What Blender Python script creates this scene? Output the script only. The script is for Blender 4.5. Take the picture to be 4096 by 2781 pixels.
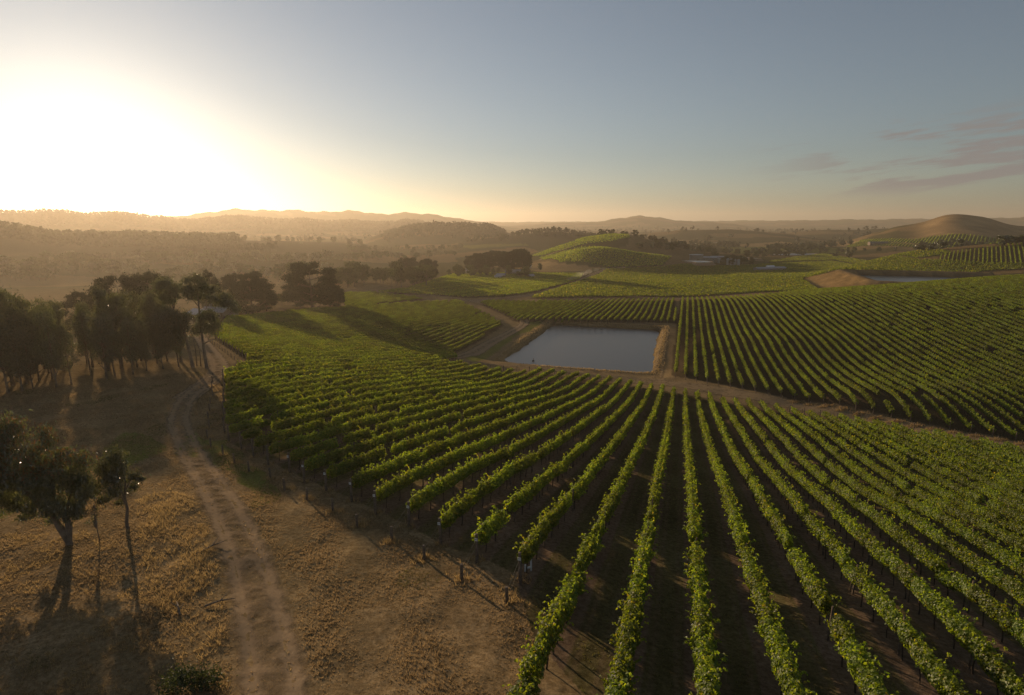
import bpy, math, random
import numpy as np
from mathutils import Vector, Matrix

for o in list(bpy.data.objects):
    bpy.data.objects.remove(o, do_unlink=True)
scn = bpy.context.scene
COL = scn.collection
R = math.radians
rng = np.random.default_rng(7)
random.seed(7)

# ------------------------------------------------------------------ camera
CZ = 60.0                    # camera height; all ground heights below are relative to it
FPX, VH = 569.0, 221.0       # focal length and horizon row of the 1024 x 695 picture
PITCH = math.atan((347.5 - VH) / FPX)
cam = bpy.data.cameras.new("camera")
cam.sensor_width = 36.0
cam.lens = 36.0 * FPX / 1024.0
cam.clip_start = 0.5
cam.clip_end = 60000.0
camo = bpy.data.objects.new("camera", cam)
camo.location = (0, 0, CZ)
camo.rotation_euler = (math.pi / 2 - PITCH, 0, 0)
COL.objects.link(camo)
scn.camera = camo

# ------------------------------------------------------------------ light and sky
SUN_AZ, SUN_EL = -35.5, 7.0          # degrees, azimuth from +Y towards +X
saz, sel = R(SUN_AZ), R(SUN_EL)
SUND = Vector((math.sin(saz) * math.cos(sel), math.cos(saz) * math.cos(sel), math.sin(sel)))
sun = bpy.data.lights.new("sun", 'SUN')
sun.energy = 5.0
sun.angle = R(0.5)
sun.color = (1.0, 0.73, 0.46)
suno = bpy.data.objects.new("sun", sun)
suno.rotation_euler = (-SUND).to_track_quat('-Z', 'Y').to_euler()
suno.location = (0, 0, CZ + 30)
COL.objects.link(suno)

world = bpy.data.worlds.new("World")
scn.world = world
world.use_nodes = True
wn, wl = world.node_tree.nodes, world.node_tree.links
wn.clear()
sky = wn.new('ShaderNodeTexSky')
sky.sky_type = 'NISHITA'
sky.sun_disc = False
sky.sun_elevation = sel
sky.sun_rotation = saz
sky.altitude = 100
sky.air_density = 1.0
sky.dust_density = 0.38
sky.ozone_density = 2.5
bg = wn.new('ShaderNodeBackground')
bg.inputs['Strength'].default_value = 0.085
wo = wn.new('ShaderNodeOutputWorld')

def wmath(op, a, b=None, c=None):
    n = wn.new('ShaderNodeMath'); n.operation = op
    for i, v in enumerate((a, b, c)):
        if v is None: continue
        if isinstance(v, (int, float)): n.inputs[i].default_value = v
        else: wl.new(v, n.inputs[i])
    return n.outputs[0]
# thin evening cloud streaks, laid out in azimuth and elevation
wtc = wn.new('ShaderNodeTexCoord')
wsep = wn.new('ShaderNodeSeparateXYZ'); wl.new(wtc.outputs['Generated'], wsep.inputs[0])
waz = wmath('ARCTAN2', wsep.outputs[0], wsep.outputs[1])
wel = wmath('ARCSINE', wsep.outputs[2])
wcomb = wn.new('ShaderNodeCombineXYZ')
wl.new(wmath('MULTIPLY', waz, 5.0), wcomb.inputs[0])
wl.new(wmath('MULTIPLY', wmath('SUBTRACT', wel, wmath('MULTIPLY', waz, 0.10)), 42.0), wcomb.inputs[1])
wnoise = wn.new('ShaderNodeTexNoise')
wnoise.inputs['Scale'].default_value = 1.0
wnoise.inputs['Detail'].default_value = 7.0
wnoise.inputs['Roughness'].default_value = 0.58
wl.new(wcomb.outputs[0], wnoise.inputs['Vector'])
def wmap(v, a, b, lo=0.0, hi=1.0):
    n = wn.new('ShaderNodeMapRange'); n.interpolation_type = 'SMOOTHSTEP'
    wl.new(v, n.inputs[0])
    for i, q in enumerate((a, b, lo, hi)): n.inputs[i + 1].default_value = q
    return n.outputs[0]
cl = wmap(wnoise.outputs['Fac'], 0.48, 0.57)
cl = wmath('MULTIPLY', cl, wmap(waz, R(20), R(34)))
cl = wmath('MULTIPLY', cl, wmap(wel, R(1.6), R(3.0)))
cl = wmath('MULTIPLY', cl, wmap(wel, R(9.0), R(6.5)))
cl = wmath('MULTIPLY', cl, 0.85)
wmix = wn.new('ShaderNodeMix'); wmix.data_type = 'RGBA'
wl.new(cl, wmix.inputs['Factor'])
whs = wn.new('ShaderNodeHueSaturation'); whs.inputs['Saturation'].default_value = 0.6
wl.new(sky.outputs[0], whs.inputs['Color'])
wl.new(whs.outputs[0], wmix.inputs['A'])
wmix.inputs['B'].default_value = (2.3, 2.1, 2.05, 1)
wl.new(wmix.outputs['Result'], bg.inputs['Color'])
wl.new(bg.outputs[0], wo.inputs['Surface'])
HAZE_DENSITY, HAZE_ANISO = 1.35e-4, 0.52

scn.view_settings.view_transform = 'Standard'
scn.view_settings.look = 'None'
scn.view_settings.exposure = 0.27
scn.view_settings.gamma = 1.0
scn.view_settings.use_curve_mapping = False
scn.cycles.use_denoising = True
scn.cycles.denoising_prefilter = 'NONE'
scn.cycles.max_bounces = 6
scn.cycles.diffuse_bounces = 3
scn.cycles.transmission_bounces = 3
scn.cycles.transparent_max_bounces = 8
scn.cycles.volume_bounces = 0
scn.cycles.caustics_reflective = False
scn.cycles.caustics_refractive = False

# ------------------------------------------------------------------ terrain
# Vine rows are straight and 3 m apart, so a row seen in the photograph gives
# both distance and height of the ground under it: (row, x, y, height above ground)
AZ = R(17.0)
SA, CA = math.sin(AZ), math.cos(AZ)
ROW0, RS = 1.45, 3.0
ROWPTS = [(-2,529.3,490.8,1.75),(-2,547.3,475,1.75),(-1,538.3,526.9,1.75),(-1,565.4,499.8,1.75),(-1,587.9,475,1.75),(0,520.3,682.4,1.75),(0,554.1,614.8,1.75),(0,574.4,574.2,1.75),(0,599.2,529.1,1.75),(0,622.9,475,1.75),(3,790.9,682.4,1.75),(3,768.3,619.3,1.75),(3,750.3,565.2,1.75),(3,736.7,520.1,1.75),(3,723.2,475,1.75),(4,881.1,682.4,1.75),(4,836,610.3,1.75),(4,806.6,565.2,1.75),(4,777.3,515.6,1.75),(4,750.3,475,1.75),(5,951,677.9,1.75),(5,917.1,637.3,1.75),(5,869.8,585.5,1.75),(5,831.4,538.1,1.75),(5,795.4,499.8,1.75),(6,799.9,475,1.75),(6,833.7,504.3,1.75),(6,869.8,542.6,1.75),(6,905.9,569.7,1.75),(6,928.4,592.2,1.75),(6,962.2,619.3,1.75),(6,991.5,653.1,1.75),(6,1016.3,684.7,1.75),(7,829.2,481.8,1.75),(7,860.8,499.8,1.75),(7,905.9,535.9,1.75),(7,939.7,560.7,1.75),(7,978,587.7,1.75),(7,1016.3,619.3,1.75),(0,662.9,381.7,1.75),(-1,652.9,379.8,1.75),(-2,643.8,378.9,1.75),(-3,632.8,378,1.75),(-4,621.9,377.1,1.75),(-5,611.9,376.2,1.75),(3,696.7,388,1.75),(4,709.5,390.8,1.75),(5,720.4,393.5,1.75),(6,734.1,395.3,1.75),(7,747.8,398.1,1.75),(8,761.5,400.8,1.75),(9,774.2,402.6,1.75),(10,789.7,405.4,1.75),(11,805.3,407.2,1.75),(12,820.8,410.8,1.75),(13,839,412.7,1.75),(14,855.4,417.2,1.75),(15,873.7,420,1.75),(16,893.7,423.6,1.75),(17,915.6,426.4,1.75),(3,701.3,411.8,1.75),(3,707.6,439.1,1.75),(3,716.8,464.7,1.75),(4,716.8,419.1,1.75),(4,729.5,442.8,1.75),(4,744.1,466.5,1.75),(6,749.6,417.2,1.75),(6,767.9,441,1.75),(6,791.6,468.3,1.75),(0,649.3,420.9,1.75),(-2,480.7,529.1,1.75),(-2,508.2,504.9,1.75),(-2,540.4,477.4,1.75),(-2,572.7,453.2,1.75),(-1,530.7,533.9,1.75),(-1,556.6,503.2,1.75),(-1,582.4,477.4,1.75),(-3,442,517.8,1.75),(-3,475.9,488.7,1.75),(-3,508.2,466.1,1.75),(-4,411.4,495.2,1.75),(-4,443.6,480.7,1.75),(-4,475.9,461.3,1.75),(-5,380.7,485.5,1.75),(-5,411.4,472.6,1.75),(-5,443.6,458.1,1.75),(-6,602,374.1,1.75),(-7,589.2,373.2,1.75),(-8,580.1,371.3,1.75),(-9,569.1,370.4,1.75),(-10,556.3,368.6,1.75),(-11,543.5,366.8,1.75),(-6,353.3,477.4,1.75),(-7,326.6,469.4,1.75),(-8,311.3,461.3,1.75),(-9,285.8,453.2,1.75),(2.95,691.8,297.9,1.75),(3.95,696.7,297.1,1.75),(4.95,701.2,296.8,1.75),(5.95,705.8,296.6,1.75),(6.95,710.7,296.3,1.75),(7.95,715.7,295.8,1.75),(8.95,720.3,296,1.75),(9.95,725.2,296,1.75),(10.95,730,295.8,1.75),(11.95,734.5,295.5,1.75),(12.95,739.6,295.2,1.75),(-0.05,677,298.7,1.75),(-1.05,672.5,299.2,1.75),(-2.05,667.4,299.5,1.75),(-3.05,662.6,299.8,1.75),(2.95,695.9,373.2,1.75),(3.95,706.6,375.6,1.75),(4.95,718.4,378,1.75),(5.95,730.1,380.5,1.75),(6.95,742,382.9,1.75),(7.95,754.9,385.3,1.75),(8.95,768.3,386.9,1.75),(9.95,780.7,390.1,1.75),(10.95,794.3,392.5,1.75),(11.95,808.5,394.9,1.75),(12.95,823.8,397.4,1.75),(13.95,839.9,394.9,1.75),(14.95,854.7,399,1.75),(15.95,871.6,402.2,1.75),(16.95,889,405.4,1.75),(17.95,907.5,406.2,1.75),(2.95,693.4,326.9,1.75),(2.95,695.1,352.6,1.75),(4.95,708.7,334.9,1.75),(4.95,714.4,359.1,1.75),(11.95,768.3,338.1,1.75),(11.95,773.9,349.4,1.75),(11.95,786.8,368.7,1.75),(11.95,804.5,392.8,1.75),(-0.05,674.1,317.2,1.75),(-1.05,667.7,317.2,1.75),(-2.05,662.1,317.2,1.75),(11.95,808.9,402.7,0.5),(12.95,824.2,404.8,0.5),(13.95,840,408.6,0.5),(14.95,856.1,411.6,0.5),(15.95,873.3,414,0.5),(16.95,890.8,417.8,0.5),(17.95,909.7,421,0.5),(18.95,929.1,424,0.5),(19.95,949.2,427.3,0.5),(20.95,970.9,431.8,0.5),(21.95,992.1,434.5,0.5),(22.95,1014.4,438.2,0.5),(-1,524.3,580.7,0),(-2,480.2,561.3,0),(-3,442.3,546,0),(-4,408.1,529.9,0),(-5,379.1,516.2,0),(-6,350.4,502.4,0),(-7,328.3,491.1,0),(-8,306.8,480.7,0),(-9,287.4,474.2,0),(-10,269.2,464.6,0),(-11,253.1,457.3,0),(-12,238.1,450,0),(-13,224.8,443.6,0)]
def ray(px, py):
    u = (np.asarray(px, float) - 512) / FPX
    v = (np.asarray(py, float) - 347.5) / FPX
    return np.stack([u, math.cos(PITCH) - v * math.sin(PITCH), -math.sin(PITCH) - v * math.cos(PITCH)], -1)
def LA(lat, al):                       # lateral / along coordinates of the row grid -> x, y
    return lat * CA + al * SA, -lat * SA + al * CA
rp = np.array(ROWPTS)
d_ = ray(rp[:, 1], rp[:, 2])
lat_ = RS * (rp[:, 0] - ROW0)
t_ = lat_ / (d_[:, 0] * CA - d_[:, 1] * SA)
ctl = d_ * t_[:, None]
ctl[:, 2] -= rp[:, 3]
lam = 2e-5 * (1 + (t_ / 12.0 / np.abs(lat_)) ** 2 * 8)
EXTRA = [  # x, y, z of other places, from what stands on them
 (-4, 12, -15.6), (6, 8, -15.5), (15, 10, -16.8), (-10, 12, -16.0), (-20, 16, -16.8), (-35, 20, -17.6),
 (-25, 31, -18.2), (-22, 33, -18.6), (-45, 35, -19.2), (-18, 26, -17.9), (-12, 28, -18.4), (-30, 45, -20.6),
 (-42, 60, -22.0), (-60, 60, -22.2), (-70, 82, -24.0), (-53, 96, -25.4), (-46, 88, -25.0), (-38, 70, -23.2),
 (-95, 90, -24.5), (-79, 148, -30.5), (-96, 190, -34.5), (-129, 234, -38.0), (-107, 298, -43.5), (-140, 150, -31.0),
 (-60, 120, -28.0), (-45, 130, -31.5), (-20, 130, -35.5), (0, 130, -38.5), (-60, 200, -38.5), (-40, 240, -43.5),
 (-19, 190, -45.0), (-25, 202, -45.2), (-4, 269, -47.5), (-33, 350, -48.5), (0, 201, -46.0), (16, 274, -46.8),
 (70, 262, -47.2), (50, 182, -46.3), (-70, 320, -45.5), (-160, 330, -44.0), (-230, 250, -38.0), (-220, 120, -26.0),
 (-10, 380, -49.5), (40, 420, -51), (-100, 420, -48), (-220, 440, -50), (90, 450, -53), (0, 500, -52), (-90, 520, -52),
 (130, 480, -53), (150, 560, -55), (220, 600, -55), (30, 600, -54), (-260, 560, -56), (-120, 640, -56), (60, 700, -56), (260, 720, -57),
 (110, 250, -46.5), (135, 260, -44.5), (160, 270, -42.2), (187, 345, -43.0), (218, 330, -38.6), (257, 331, -35.4), (297, 332, -32.4),
 (170, 200, -40.6), (140, 150, -41.8), (210, 240, -36.5), (240, 200, -34.0), (130, 100, -41.0), (200, 130, -36.5), (330, 300, -30),
 (172, 382, -48.0), (205, 395, -48.0), (245, 400, -46.5), (300, 410, -44.0), (360, 405, -40.0),
 (238, 438, -50.5), (280, 515, -50.5), (330, 545, -49.0), (420, 520, -44.5), (440, 450, -41.0), (350, 460, -46.0),
 (400, 560, -44.0), (430, 590, -38.0), (470, 540, -34.0), (520, 560, -24.0), (560, 480, -24.0), (470, 640, -31.0), (560, 660, -21.0),
 (360, 620, -51.0), (340, 700, -55.0), (480, 760, -44.0), (420, 300, -26.0), (60, 30, -26.5), (45, 20, -24.0), (90, 60, -35.5), (70, 90, -38.5), (95, 90, -41.0),
 (0, 0, -14.5), (-30, 0, -15.0), (40, 0, -22.0), (0, -40, -11.0), (-80, 0, -17.0), (100, 10, -35), (200, 40, -40), (-200, 0, -20),
]
ex = np.array(EXTRA, float)
ctl = np.vstack([ctl, ex])
lam = np.concatenate([lam, np.full(len(ex), 1e-4)])
cs = ctl[:, :2] / 100.0
def _phi(r2):
    return 0.5 * r2 * np.log(r2 + 1e-9)
_n = len(cs)
K = _phi(((cs[:, None, :] - cs[None]) ** 2).sum(-1)) + np.diag(lam * 60)
P_ = np.c_[np.ones(_n), cs]
_A = np.block([[K, P_], [P_.T, np.zeros((3, 3))]])
_w = np.linalg.solve(_A, np.r_[ctl[:, 2], 0, 0, 0])
def tps(x, y):
    q = np.stack([x, y], -1) / 100.0
    out = _w[-3] + _w[-2] * q[..., 0] + _w[-1] * q[..., 1]
    for i in range(_n):
        out = out + _w[i] * _phi((q[..., 0] - cs[i, 0]) ** 2 + (q[..., 1] - cs[i, 1]) ** 2)
    return out
GX0, GX1, GY0, GY1, GS = -900.0, 900.0, -120.0, 1060.0, 4.0
_gx = np.arange(GX0, GX1 + GS, GS); _gy = np.arange(GY0, GY1 + GS, GS)
_G = tps(*np.meshgrid(_gx, _gy))
_Gdx = np.gradient(_G, GS, axis=1); _Gdy = np.gradient(_G, GS, axis=0)
def tpsg(x, y):
    fx = (np.clip(x, GX0, GX1 - 1e-3) - GX0) / GS; fy = (np.clip(y, GY0, GY1 - 1e-3) - GY0) / GS
    i = fx.astype(int); j = fy.astype(int); u = fx - i; v = fy - j
    out = 0
    for di, wu in ((0, 1 - u), (1, u)):
        for dj, wv in ((0, 1 - v), (1, v)):
            a, b = u - di, v - dj
            out = out + wu * wv * (_G[j + dj, i + di] + 0.5 * GS * (_Gdx[j + dj, i + di] * a + _Gdy[j + dj, i + di] * b))
    return out
def sst(a, b, v):
    t = np.clip((v - a) / (b - a), 0, 1)
    return t * t * (3 - 2 * t)
_wr = np.random.default_rng(3)
_dirs = [(_wr.normal(), _wr.normal(), _wr.uniform(0, 6.28)) for _ in range(48)]
def waves(x, y, L, n=8, o=0):
    s = 0
    for i in range(n):
        a, b, p = _dirs[(i + o) % 48]
        m = math.hypot(a, b) * (0.6 + 0.8 * ((i * 37 % 11) / 11.0))
        s = s + np.sin((a * x + b * y) / m * 6.283 / L + p)
    return s / math.sqrt(n)
# ridges: outline in the photograph (x, y), distance, half depth
HILLS = [
 ([(-80,228),(-30,222),(0,225),(36,231),(68,234),(110,235),(166,235.5),(215,236),(271,236.5),(310,238),(350,240),(400,246)], 1250, 330),
 ([(-160,214),(-60,211),(0,211.6),(53,209.8),(90,212.3),(131,213),(173,218.4),(211,217.6),(238,214.3),(256,217.6),(279,218.4),(306,217.6),(321,219.9),(352,220.3),(390,222.3),(409,217.8),(430,222.6),(450,228)], 3000, 600),
 ([(360,240),(380,232.4),(409,224.8),(438,222.6),(465,221.8),(488,224),(509,231.6),(530,238)], 1750, 260),
 ([(440,246),(460,240),(498,234),(536,230),(560,229),(596,234.6),(630,241)], 1300, 170),
 ([(520,259),(540,252),(560,244.5),(588,236),(608,233.4),(635,236.9),(660,243),(690,251),(720,256)], 900, 140),
 ([(540,262),(560,254),(581,246.5),(600,245.5),(619,248),(650,253),(675,256.5),(700,262)], 720, 100),
 ([(880,230),(905,225.5),(923,221.7),(947,216),(964,213.8),(988,217),(1024,225),(1060,227),(1120,231)], 1700, 400),
 ([(150,219),(173,216),(241,208.6),(286,210),(316,211.6),(347,209.8),(385,215),(400,212),(430,214.3),(476,221),(500,225)], 4400, 500),
 ([(500,226),(533,224.2),(558,222.6),(599,221.8),(619,218),(636.7,214.8),(656,217.3),(675,220.3),(698,221.7),(740,224)], 5000, 600),
 ([(-250,222),(0,221),(300,221),(512,222),(700,221),(800,220.2),(900,219.0),(1024,217.0),(1150,216),(1300,217)], 6700, 900),
 ([(640,234),(680,230.5),(720,229),(770,231.5),(800,234)], 2100, 240),
 ([(800,231),(850,229.2),(900,227.5),(960,228),(1020,229)], 2500, 280),
]
_H = []
for pts, D, W in HILLS:
    p = np.array(pts, float)
    d = ray(p[:, 0], p[:, 1])
    d[:, 2] -= {1250: 11.0, 3000: 9.0, 1750: 6.0, 1300: 6.0}.get(D, 0.0) / D     # the outline is treetops
    a_ = np.arctan2(d[:, 0], d[:, 1]); z_ = d[:, 2] / np.hypot(d[:, 0], d[:, 1]) * D
    s_ = np.linspace(a_[0], a_[-1], 300); q_ = np.interp(s_, a_, z_)
    w_ = max(2, int(0.016 / (s_[1] - s_[0]))); k_ = np.hanning(2 * w_ + 3)[1:-1]; k_ /= k_.sum()
    q_ = np.convolve(np.pad(q_, w_, mode='edge'), k_, 'valid')
    _H.append((s_, q_, D, W))
BASE = -58.0
# reservoirs: row-grid rectangle of the water (lat0, lat1, al0, al1), water level
def _ll(x, y): return x * CA - y * SA, x * SA + y * CA
POND = (-59.5, -10.0, 186.0, 262.5, -48.6)
DAM2 = (140.0, 245.0, 478.0, 566.0, -46.2)
def hrel(x, y):
    x = np.asarray(x, float); y = np.asarray(y, float)
    r = np.hypot(x, y); az = np.arctan2(x, y)
    zn = tpsg(x, y)
    zf = BASE + waves(x, y, 520, 6, 5) * 2.6 * sst(700, 1400, r) + waves(x, y, 1500, 5, 17) * 5 * sst(900, 2500, r)
    rel = np.zeros_like(r)
    for a, z, D, W in _H:
        s = np.interp(az, a, z - BASE)
        s = s * (1 + .035 * np.sin(az * D / 31.0 + D) + .03 * np.sin(az * D / 74.0 + 2 * D) + .02 * np.sin(az * D / 13.0))
        s = np.maximum(s, 0) * sst(a[0] - .06, a[0] + .02, az) * (1 - sst(a[-1] - .02, a[-1] + .06, az))
        lump = 1 + 0.10 * waves(x, y, W * 0.9, 5, int(D) % 31)
        q = (r - D) / W
        rel = np.maximum(rel, s * np.exp(-q * q) * (1 + (lump - 1) * np.minimum(1, np.abs(q))))
    zf = np.maximum(zf, BASE + rel + (zf - BASE) * 0.35)
    far = 230.0 * sst(0.45, 0.62, az)
    w = sst(560, 800, r - far)
    w = np.maximum(w, sst(0.98, 1.3, np.abs(az)) * sst(250, 420, r))
    z = zn * (1 - w) + zf * w
    lat, al = _ll(x, y)
    # main reservoir: flat rim, sloping inner banks
    l0, l1, a0, a1, wl_ = POND
    dx = np.maximum(l0 - lat, lat - l1); dy = np.maximum(a0 - al, al - a1)
    dx = dx + 5; dy = dy + 5
    sd = np.where((dx > 0) & (dy > 0), np.hypot(np.maximum(dx, 0), np.maximum(dy, 0)), np.maximum(dx, dy)) - 5 + .35 * waves(x, y, 13, 6, 8) + .2 * waves(x, y, 5, 6, 2)
    rim = wl_ + 1.6 - 1.0 * (1 - sst(0, 30, al - a0)) * 1.2
    z = z + (rim - z) * (1 - sst(5, 16, sd)) * sst(-10, 0, sd + 10)
    z = np.where(sd < 3.4, wl_ - 1.5 + (rim - wl_ + 1.5) * sst(-3.2, 3.2, sd), z)
    # upper reservoir with an earth embankment
    l0, l1, a0, a1, wl_ = DAM2
    dx = np.maximum(l0 - lat, lat - l1); dy = np.maximum(a0 - al, al - a1)
    sd2 = np.where((dx > 0) & (dy > 0), np.hypot(np.maximum(dx, 0), np.maximum(dy, 0)), np.maximum(dx, dy))
    crest = wl_ + 4.2
    outer = crest - np.maximum(0, sd2 - 13 + .5 * waves(x, y, 11, 7, 25)) * 0.36 - 60 * sst(l1, l1 + 25, lat)
    z = np.where(sd2 > 8, np.maximum(z, outer), z)
    z = np.where(sd2 <= 8, wl_ - 2 + (crest - wl_ + 2) * np.clip((sd2 + 4) / 12.0, 0, 1), z)
    return z
def H(x, y):
    return hrel(x, y) + CZ
def HG(x, y):
    """ground surface with its small lumps of mown grass and clods"""
    r = np.hypot(x, y)
    near = 1 - sst(60, 130, r)
    z = H(x, y) + near * (.010 * waves(x, y, 1.1, 9, 4) + .018 * waves(x, y, 2.7, 9, 13) + .008 * waves(x, y, .6, 9, 21))
    return z + (1 - sst(300, 500, r)) * .05 * waves(x, y, 7, 8, 11)
def Hs(x, y):
    return float(H(np.array([x]), np.array([y]))[0])
_ts = np.geomspace(9, 9000, 900)
def ground(px, py):
    """first point of the ground along a photograph direction -> x, y, z"""
    px = np.atleast_1d(np.asarray(px, float)); py = np.atleast_1d(np.asarray(py, float))
    d = ray(px, py)
    out = np.zeros((len(px), 3))
    X = d[:, None, :] * _ts[None, :, None]
    hh = hrel(X[..., 0], X[..., 1])
    for i in range(len(px)):
        below = X[i, :, 2] < hh[i]
        j = int(np.argmax(below)) if below.any() else len(_ts) - 1
        j = max(j, 1)
        g0 = X[i, j - 1, 2] - hh[i, j - 1]; g1 = X[i, j, 2] - hh[i, j]
        f = 0.0 if g0 == g1 else g0 / (g0 - g1)
        t = _ts[j - 1] + (_ts[j] - _ts[j - 1]) * min(max(f, 0), 1)
        out[i] = d[i] * t
        out[i, 2] = float(hrel(out[i, 0], out[i, 1]))
    out[:, 2] += CZ
    return out
def project(x, y, z):
    z = np.asarray(z) - CZ
    dep = y * math.cos(PITCH) - z * math.sin(PITCH)
    dn = -y * math.sin(PITCH) - z * math.cos(PITCH)
    return 512 + FPX * x / dep, 347.5 + FPX * dn / dep

# ------------------------------------------------------------------ helpers
def mesh(name, verts, faces, mats, mi=None, smooth=False):
    """verts (n,3); faces (m,4) or (m,3) array, or a list of such arrays"""
    me = bpy.data.meshes.new(name)
    verts = np.asarray(verts, dtype=np.float32).reshape(-1, 3)
    fl = faces if isinstance(faces, list) and not isinstance(faces[0], tuple) else [faces]
    fl = [np.asarray(f, dtype=np.int32) for f in fl if len(f)]
    loops = np.concatenate([f.ravel() for f in fl])
    tot = np.concatenate([np.full(len(f), f.shape[1], dtype=np.int32) for f in fl])
    me.vertices.add(len(verts)); me.vertices.foreach_set('co', verts.ravel())
    me.loops.add(len(loops)); me.loops.foreach_set('vertex_index', loops)
    me.polygons.add(len(tot))
    me.polygons.foreach_set('loop_start', np.concatenate([[0], np.cumsum(tot)[:-1]]).astype(np.int32))
    me.polygons.foreach_set('loop_total', tot)
    for m in (mats if isinstance(mats, (list, tuple)) else [mats]):
        me.materials.append(m)
    if mi is not None:
        me.polygons.foreach_set('material_index', np.asarray(mi, dtype=np.int32))
    me.polygons.foreach_set('use_smooth', np.full(len(tot), bool(smooth)))
    me.update(calc_edges=True)
    me.validate()
    return me
class MB:
    """collects shapes for one mesh"""
    def __init__(s): s.v, s.q, s.t, s.n = [], [], [], 0
    def add(s, v, q=None, t=None):
        v = np.asarray(v, float).reshape(-1, 3)
        if q is not None and len(q): s.q.append(np.asarray(q) + s.n)
        if t is not None and len(t): s.t.append(np.asarray(t) + s.n)
        s.v.append(v); s.n += len(v)
    def tube(s, pts, rad, k=6, cap=True):
        pts = np.asarray(pts, float); rad = np.broadcast_to(np.asarray(rad, float), (len(pts),))
        vs = []
        for i, p in enumerate(pts):
            d = pts[min(i + 1, len(pts) - 1)] - pts[max(i - 1, 0)]
            d = d / (np.linalg.norm(d) + 1e-9)
            a = np.cross(d, (0, 0, 1) if abs(d[2]) < .9 else (1, 0, 0)); a /= np.linalg.norm(a)
            b = np.cross(d, a)
            th = np.arange(k) * 2 * math.pi / k
            vs.append(p + rad[i] * (np.cos(th)[:, None] * a + np.sin(th)[:, None] * b))
        q = [(i * k + j, i * k + (j + 1) % k, (i + 1) * k + (j + 1) % k, (i + 1) * k + j) for i in range(len(pts) - 1) for j in range(k)]
        t = []
        v = np.concatenate(vs)
        if cap:
            v = np.vstack([v, pts[-1], pts[0]]); e = (len(pts) - 1) * k
            t = [(e + j, e + (j + 1) % k, len(v) - 2) for j in range(k)] + [((j + 1) % k, j, len(v) - 1) for j in range(k)]
        s.add(v, q, t)
    def box(s, c, size, rz=0.0):
        x, y, z = np.asarray(size, float) / 2
        v = np.array([(i * x, j * y, k * z) for i in (-1, 1) for j in (-1, 1) for k in (-1, 1)])
        ca, sa = math.cos(rz), math.sin(rz)
        v = np.c_[v[:, 0] * ca - v[:, 1] * sa, v[:, 0] * sa + v[:, 1] * ca, v[:, 2]] + np.asarray(c, float)
        s.add(v, [(0, 1, 3, 2), (4, 6, 7, 5), (0, 4, 5, 1), (2, 3, 7, 6), (0, 2, 6, 4), (1, 5, 7, 3)])
    def kites(s, pos, nrm, up, size, asp):
        """leaf shaped quads: position, normal, tip direction"""
        nrm = nrm / (np.linalg.norm(nrm, axis=1)[:, None] + 1e-9)
        u = up - nrm * (up * nrm).sum(1)[:, None]
        u = u / (np.linalg.norm(u, axis=1)[:, None] + 1e-9)
        w = np.cross(nrm, u)
        L = size[:, None]; W = (size * asp)[:, None] * 0.5
        fold = nrm * (size * 0.12)[:, None]
        v = np.stack([pos - u * L * .5, pos + w * W - u * L * .1 + fold, pos + u * L * .5, pos - w * W - u * L * .1 + fold], 1)
        n = len(pos)
        s.add(v.reshape(-1, 3), np.arange(4 * n).reshape(n, 4))
    def mesh(s, name, mats, mi=None, smooth=False):
        fl = []
        if s.q: fl.append(np.concatenate(s.q))
        if s.t: fl.append(np.concatenate(s.t))
        return mesh(name, np.concatenate(s.v), fl, mats, mi, smooth)
def obj(name, data, parent=None, loc=(0, 0, 0), rot=(0, 0, 0), scale=None):
    o = bpy.data.objects.new(name, data)
    COL.objects.link(o)
    o.location = loc
    o.rotation_euler = rot
    if scale is not None: o.scale = (scale,) * 3 if isinstance(scale, (int, float)) else scale
    if parent is not None: o.parent = parent
    return o
def tag(o, label, cat, group=None):
    o['label'] = label; o['category'] = cat
    if group: o['group'] = group
    return o
def kind(o, k, label=None, cat=None):
    o['kind'] = k
    if label: o['label'] = label
    if cat: o['category'] = cat
    return o
ORD = ['first', 'second', 'third', 'fourth', 'fifth', 'sixth', 'seventh', 'eighth', 'ninth', 'tenth', 'eleventh', 'twelfth', 'thirteenth', 'fourteenth', 'fifteenth', 'sixteenth', 'seventeenth', 'eighteenth', 'nineteenth', 'twentieth']
TENS = {20: 'twenty', 30: 'thirty', 40: 'forty', 50: 'fifty', 60: 'sixty', 70: 'seventy', 80: 'eighty', 90: 'ninety'}
def nth(n):
    if n <= 20: return ORD[n - 1]
    if n > 99: return '%dth' % n
    t, u = n // 10 * 10, n % 10
    return TENS[t][:-1] + 'ieth' if u == 0 else TENS[t] + '-' + ORD[u - 1]

# ------------------------------------------------------------------ materials
def newmat(name):
    m = bpy.data.materials.new(name); m.use_nodes = True
    nt = m.node_tree; nt.nodes.clear()
    out = nt.nodes.new('ShaderNodeOutputMaterial')
    return m, nt.nodes, nt.links, out
def nd(N, t, **kw):
    n = N.new(t)
    for k, v in kw.items():
        if k.startswith('i_'):
            n.inputs[k[2:].replace('_', ' ')].default_value = v
        else: setattr(n, k, v)
    return n
def mixc(N, L, fac, a, b, mode='MIX'):
    n = N.new('ShaderNodeMix'); n.data_type = 'RGBA'; n.blend_type = mode
    for nm, v in (('Factor', fac), ('A', a), ('B', b)):
        s = n.inputs[nm]
        if isinstance(v, bpy.types.NodeSocket): L.new(v, s)
        elif isinstance(v, (int, float)): s.default_value = v
        else: s.default_value = (*v, 1)
    return n.outputs['Result']
def ramp(N, L, v, a, b, lo=0., hi=1.):
    n = N.new('ShaderNodeMapRange'); n.interpolation_type = 'SMOOTHSTEP'
    L.new(v, n.inputs[0])
    for i, q in enumerate((a, b, lo, hi)): n.inputs[i + 1].default_value = q
    return n.outputs[0]
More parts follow.
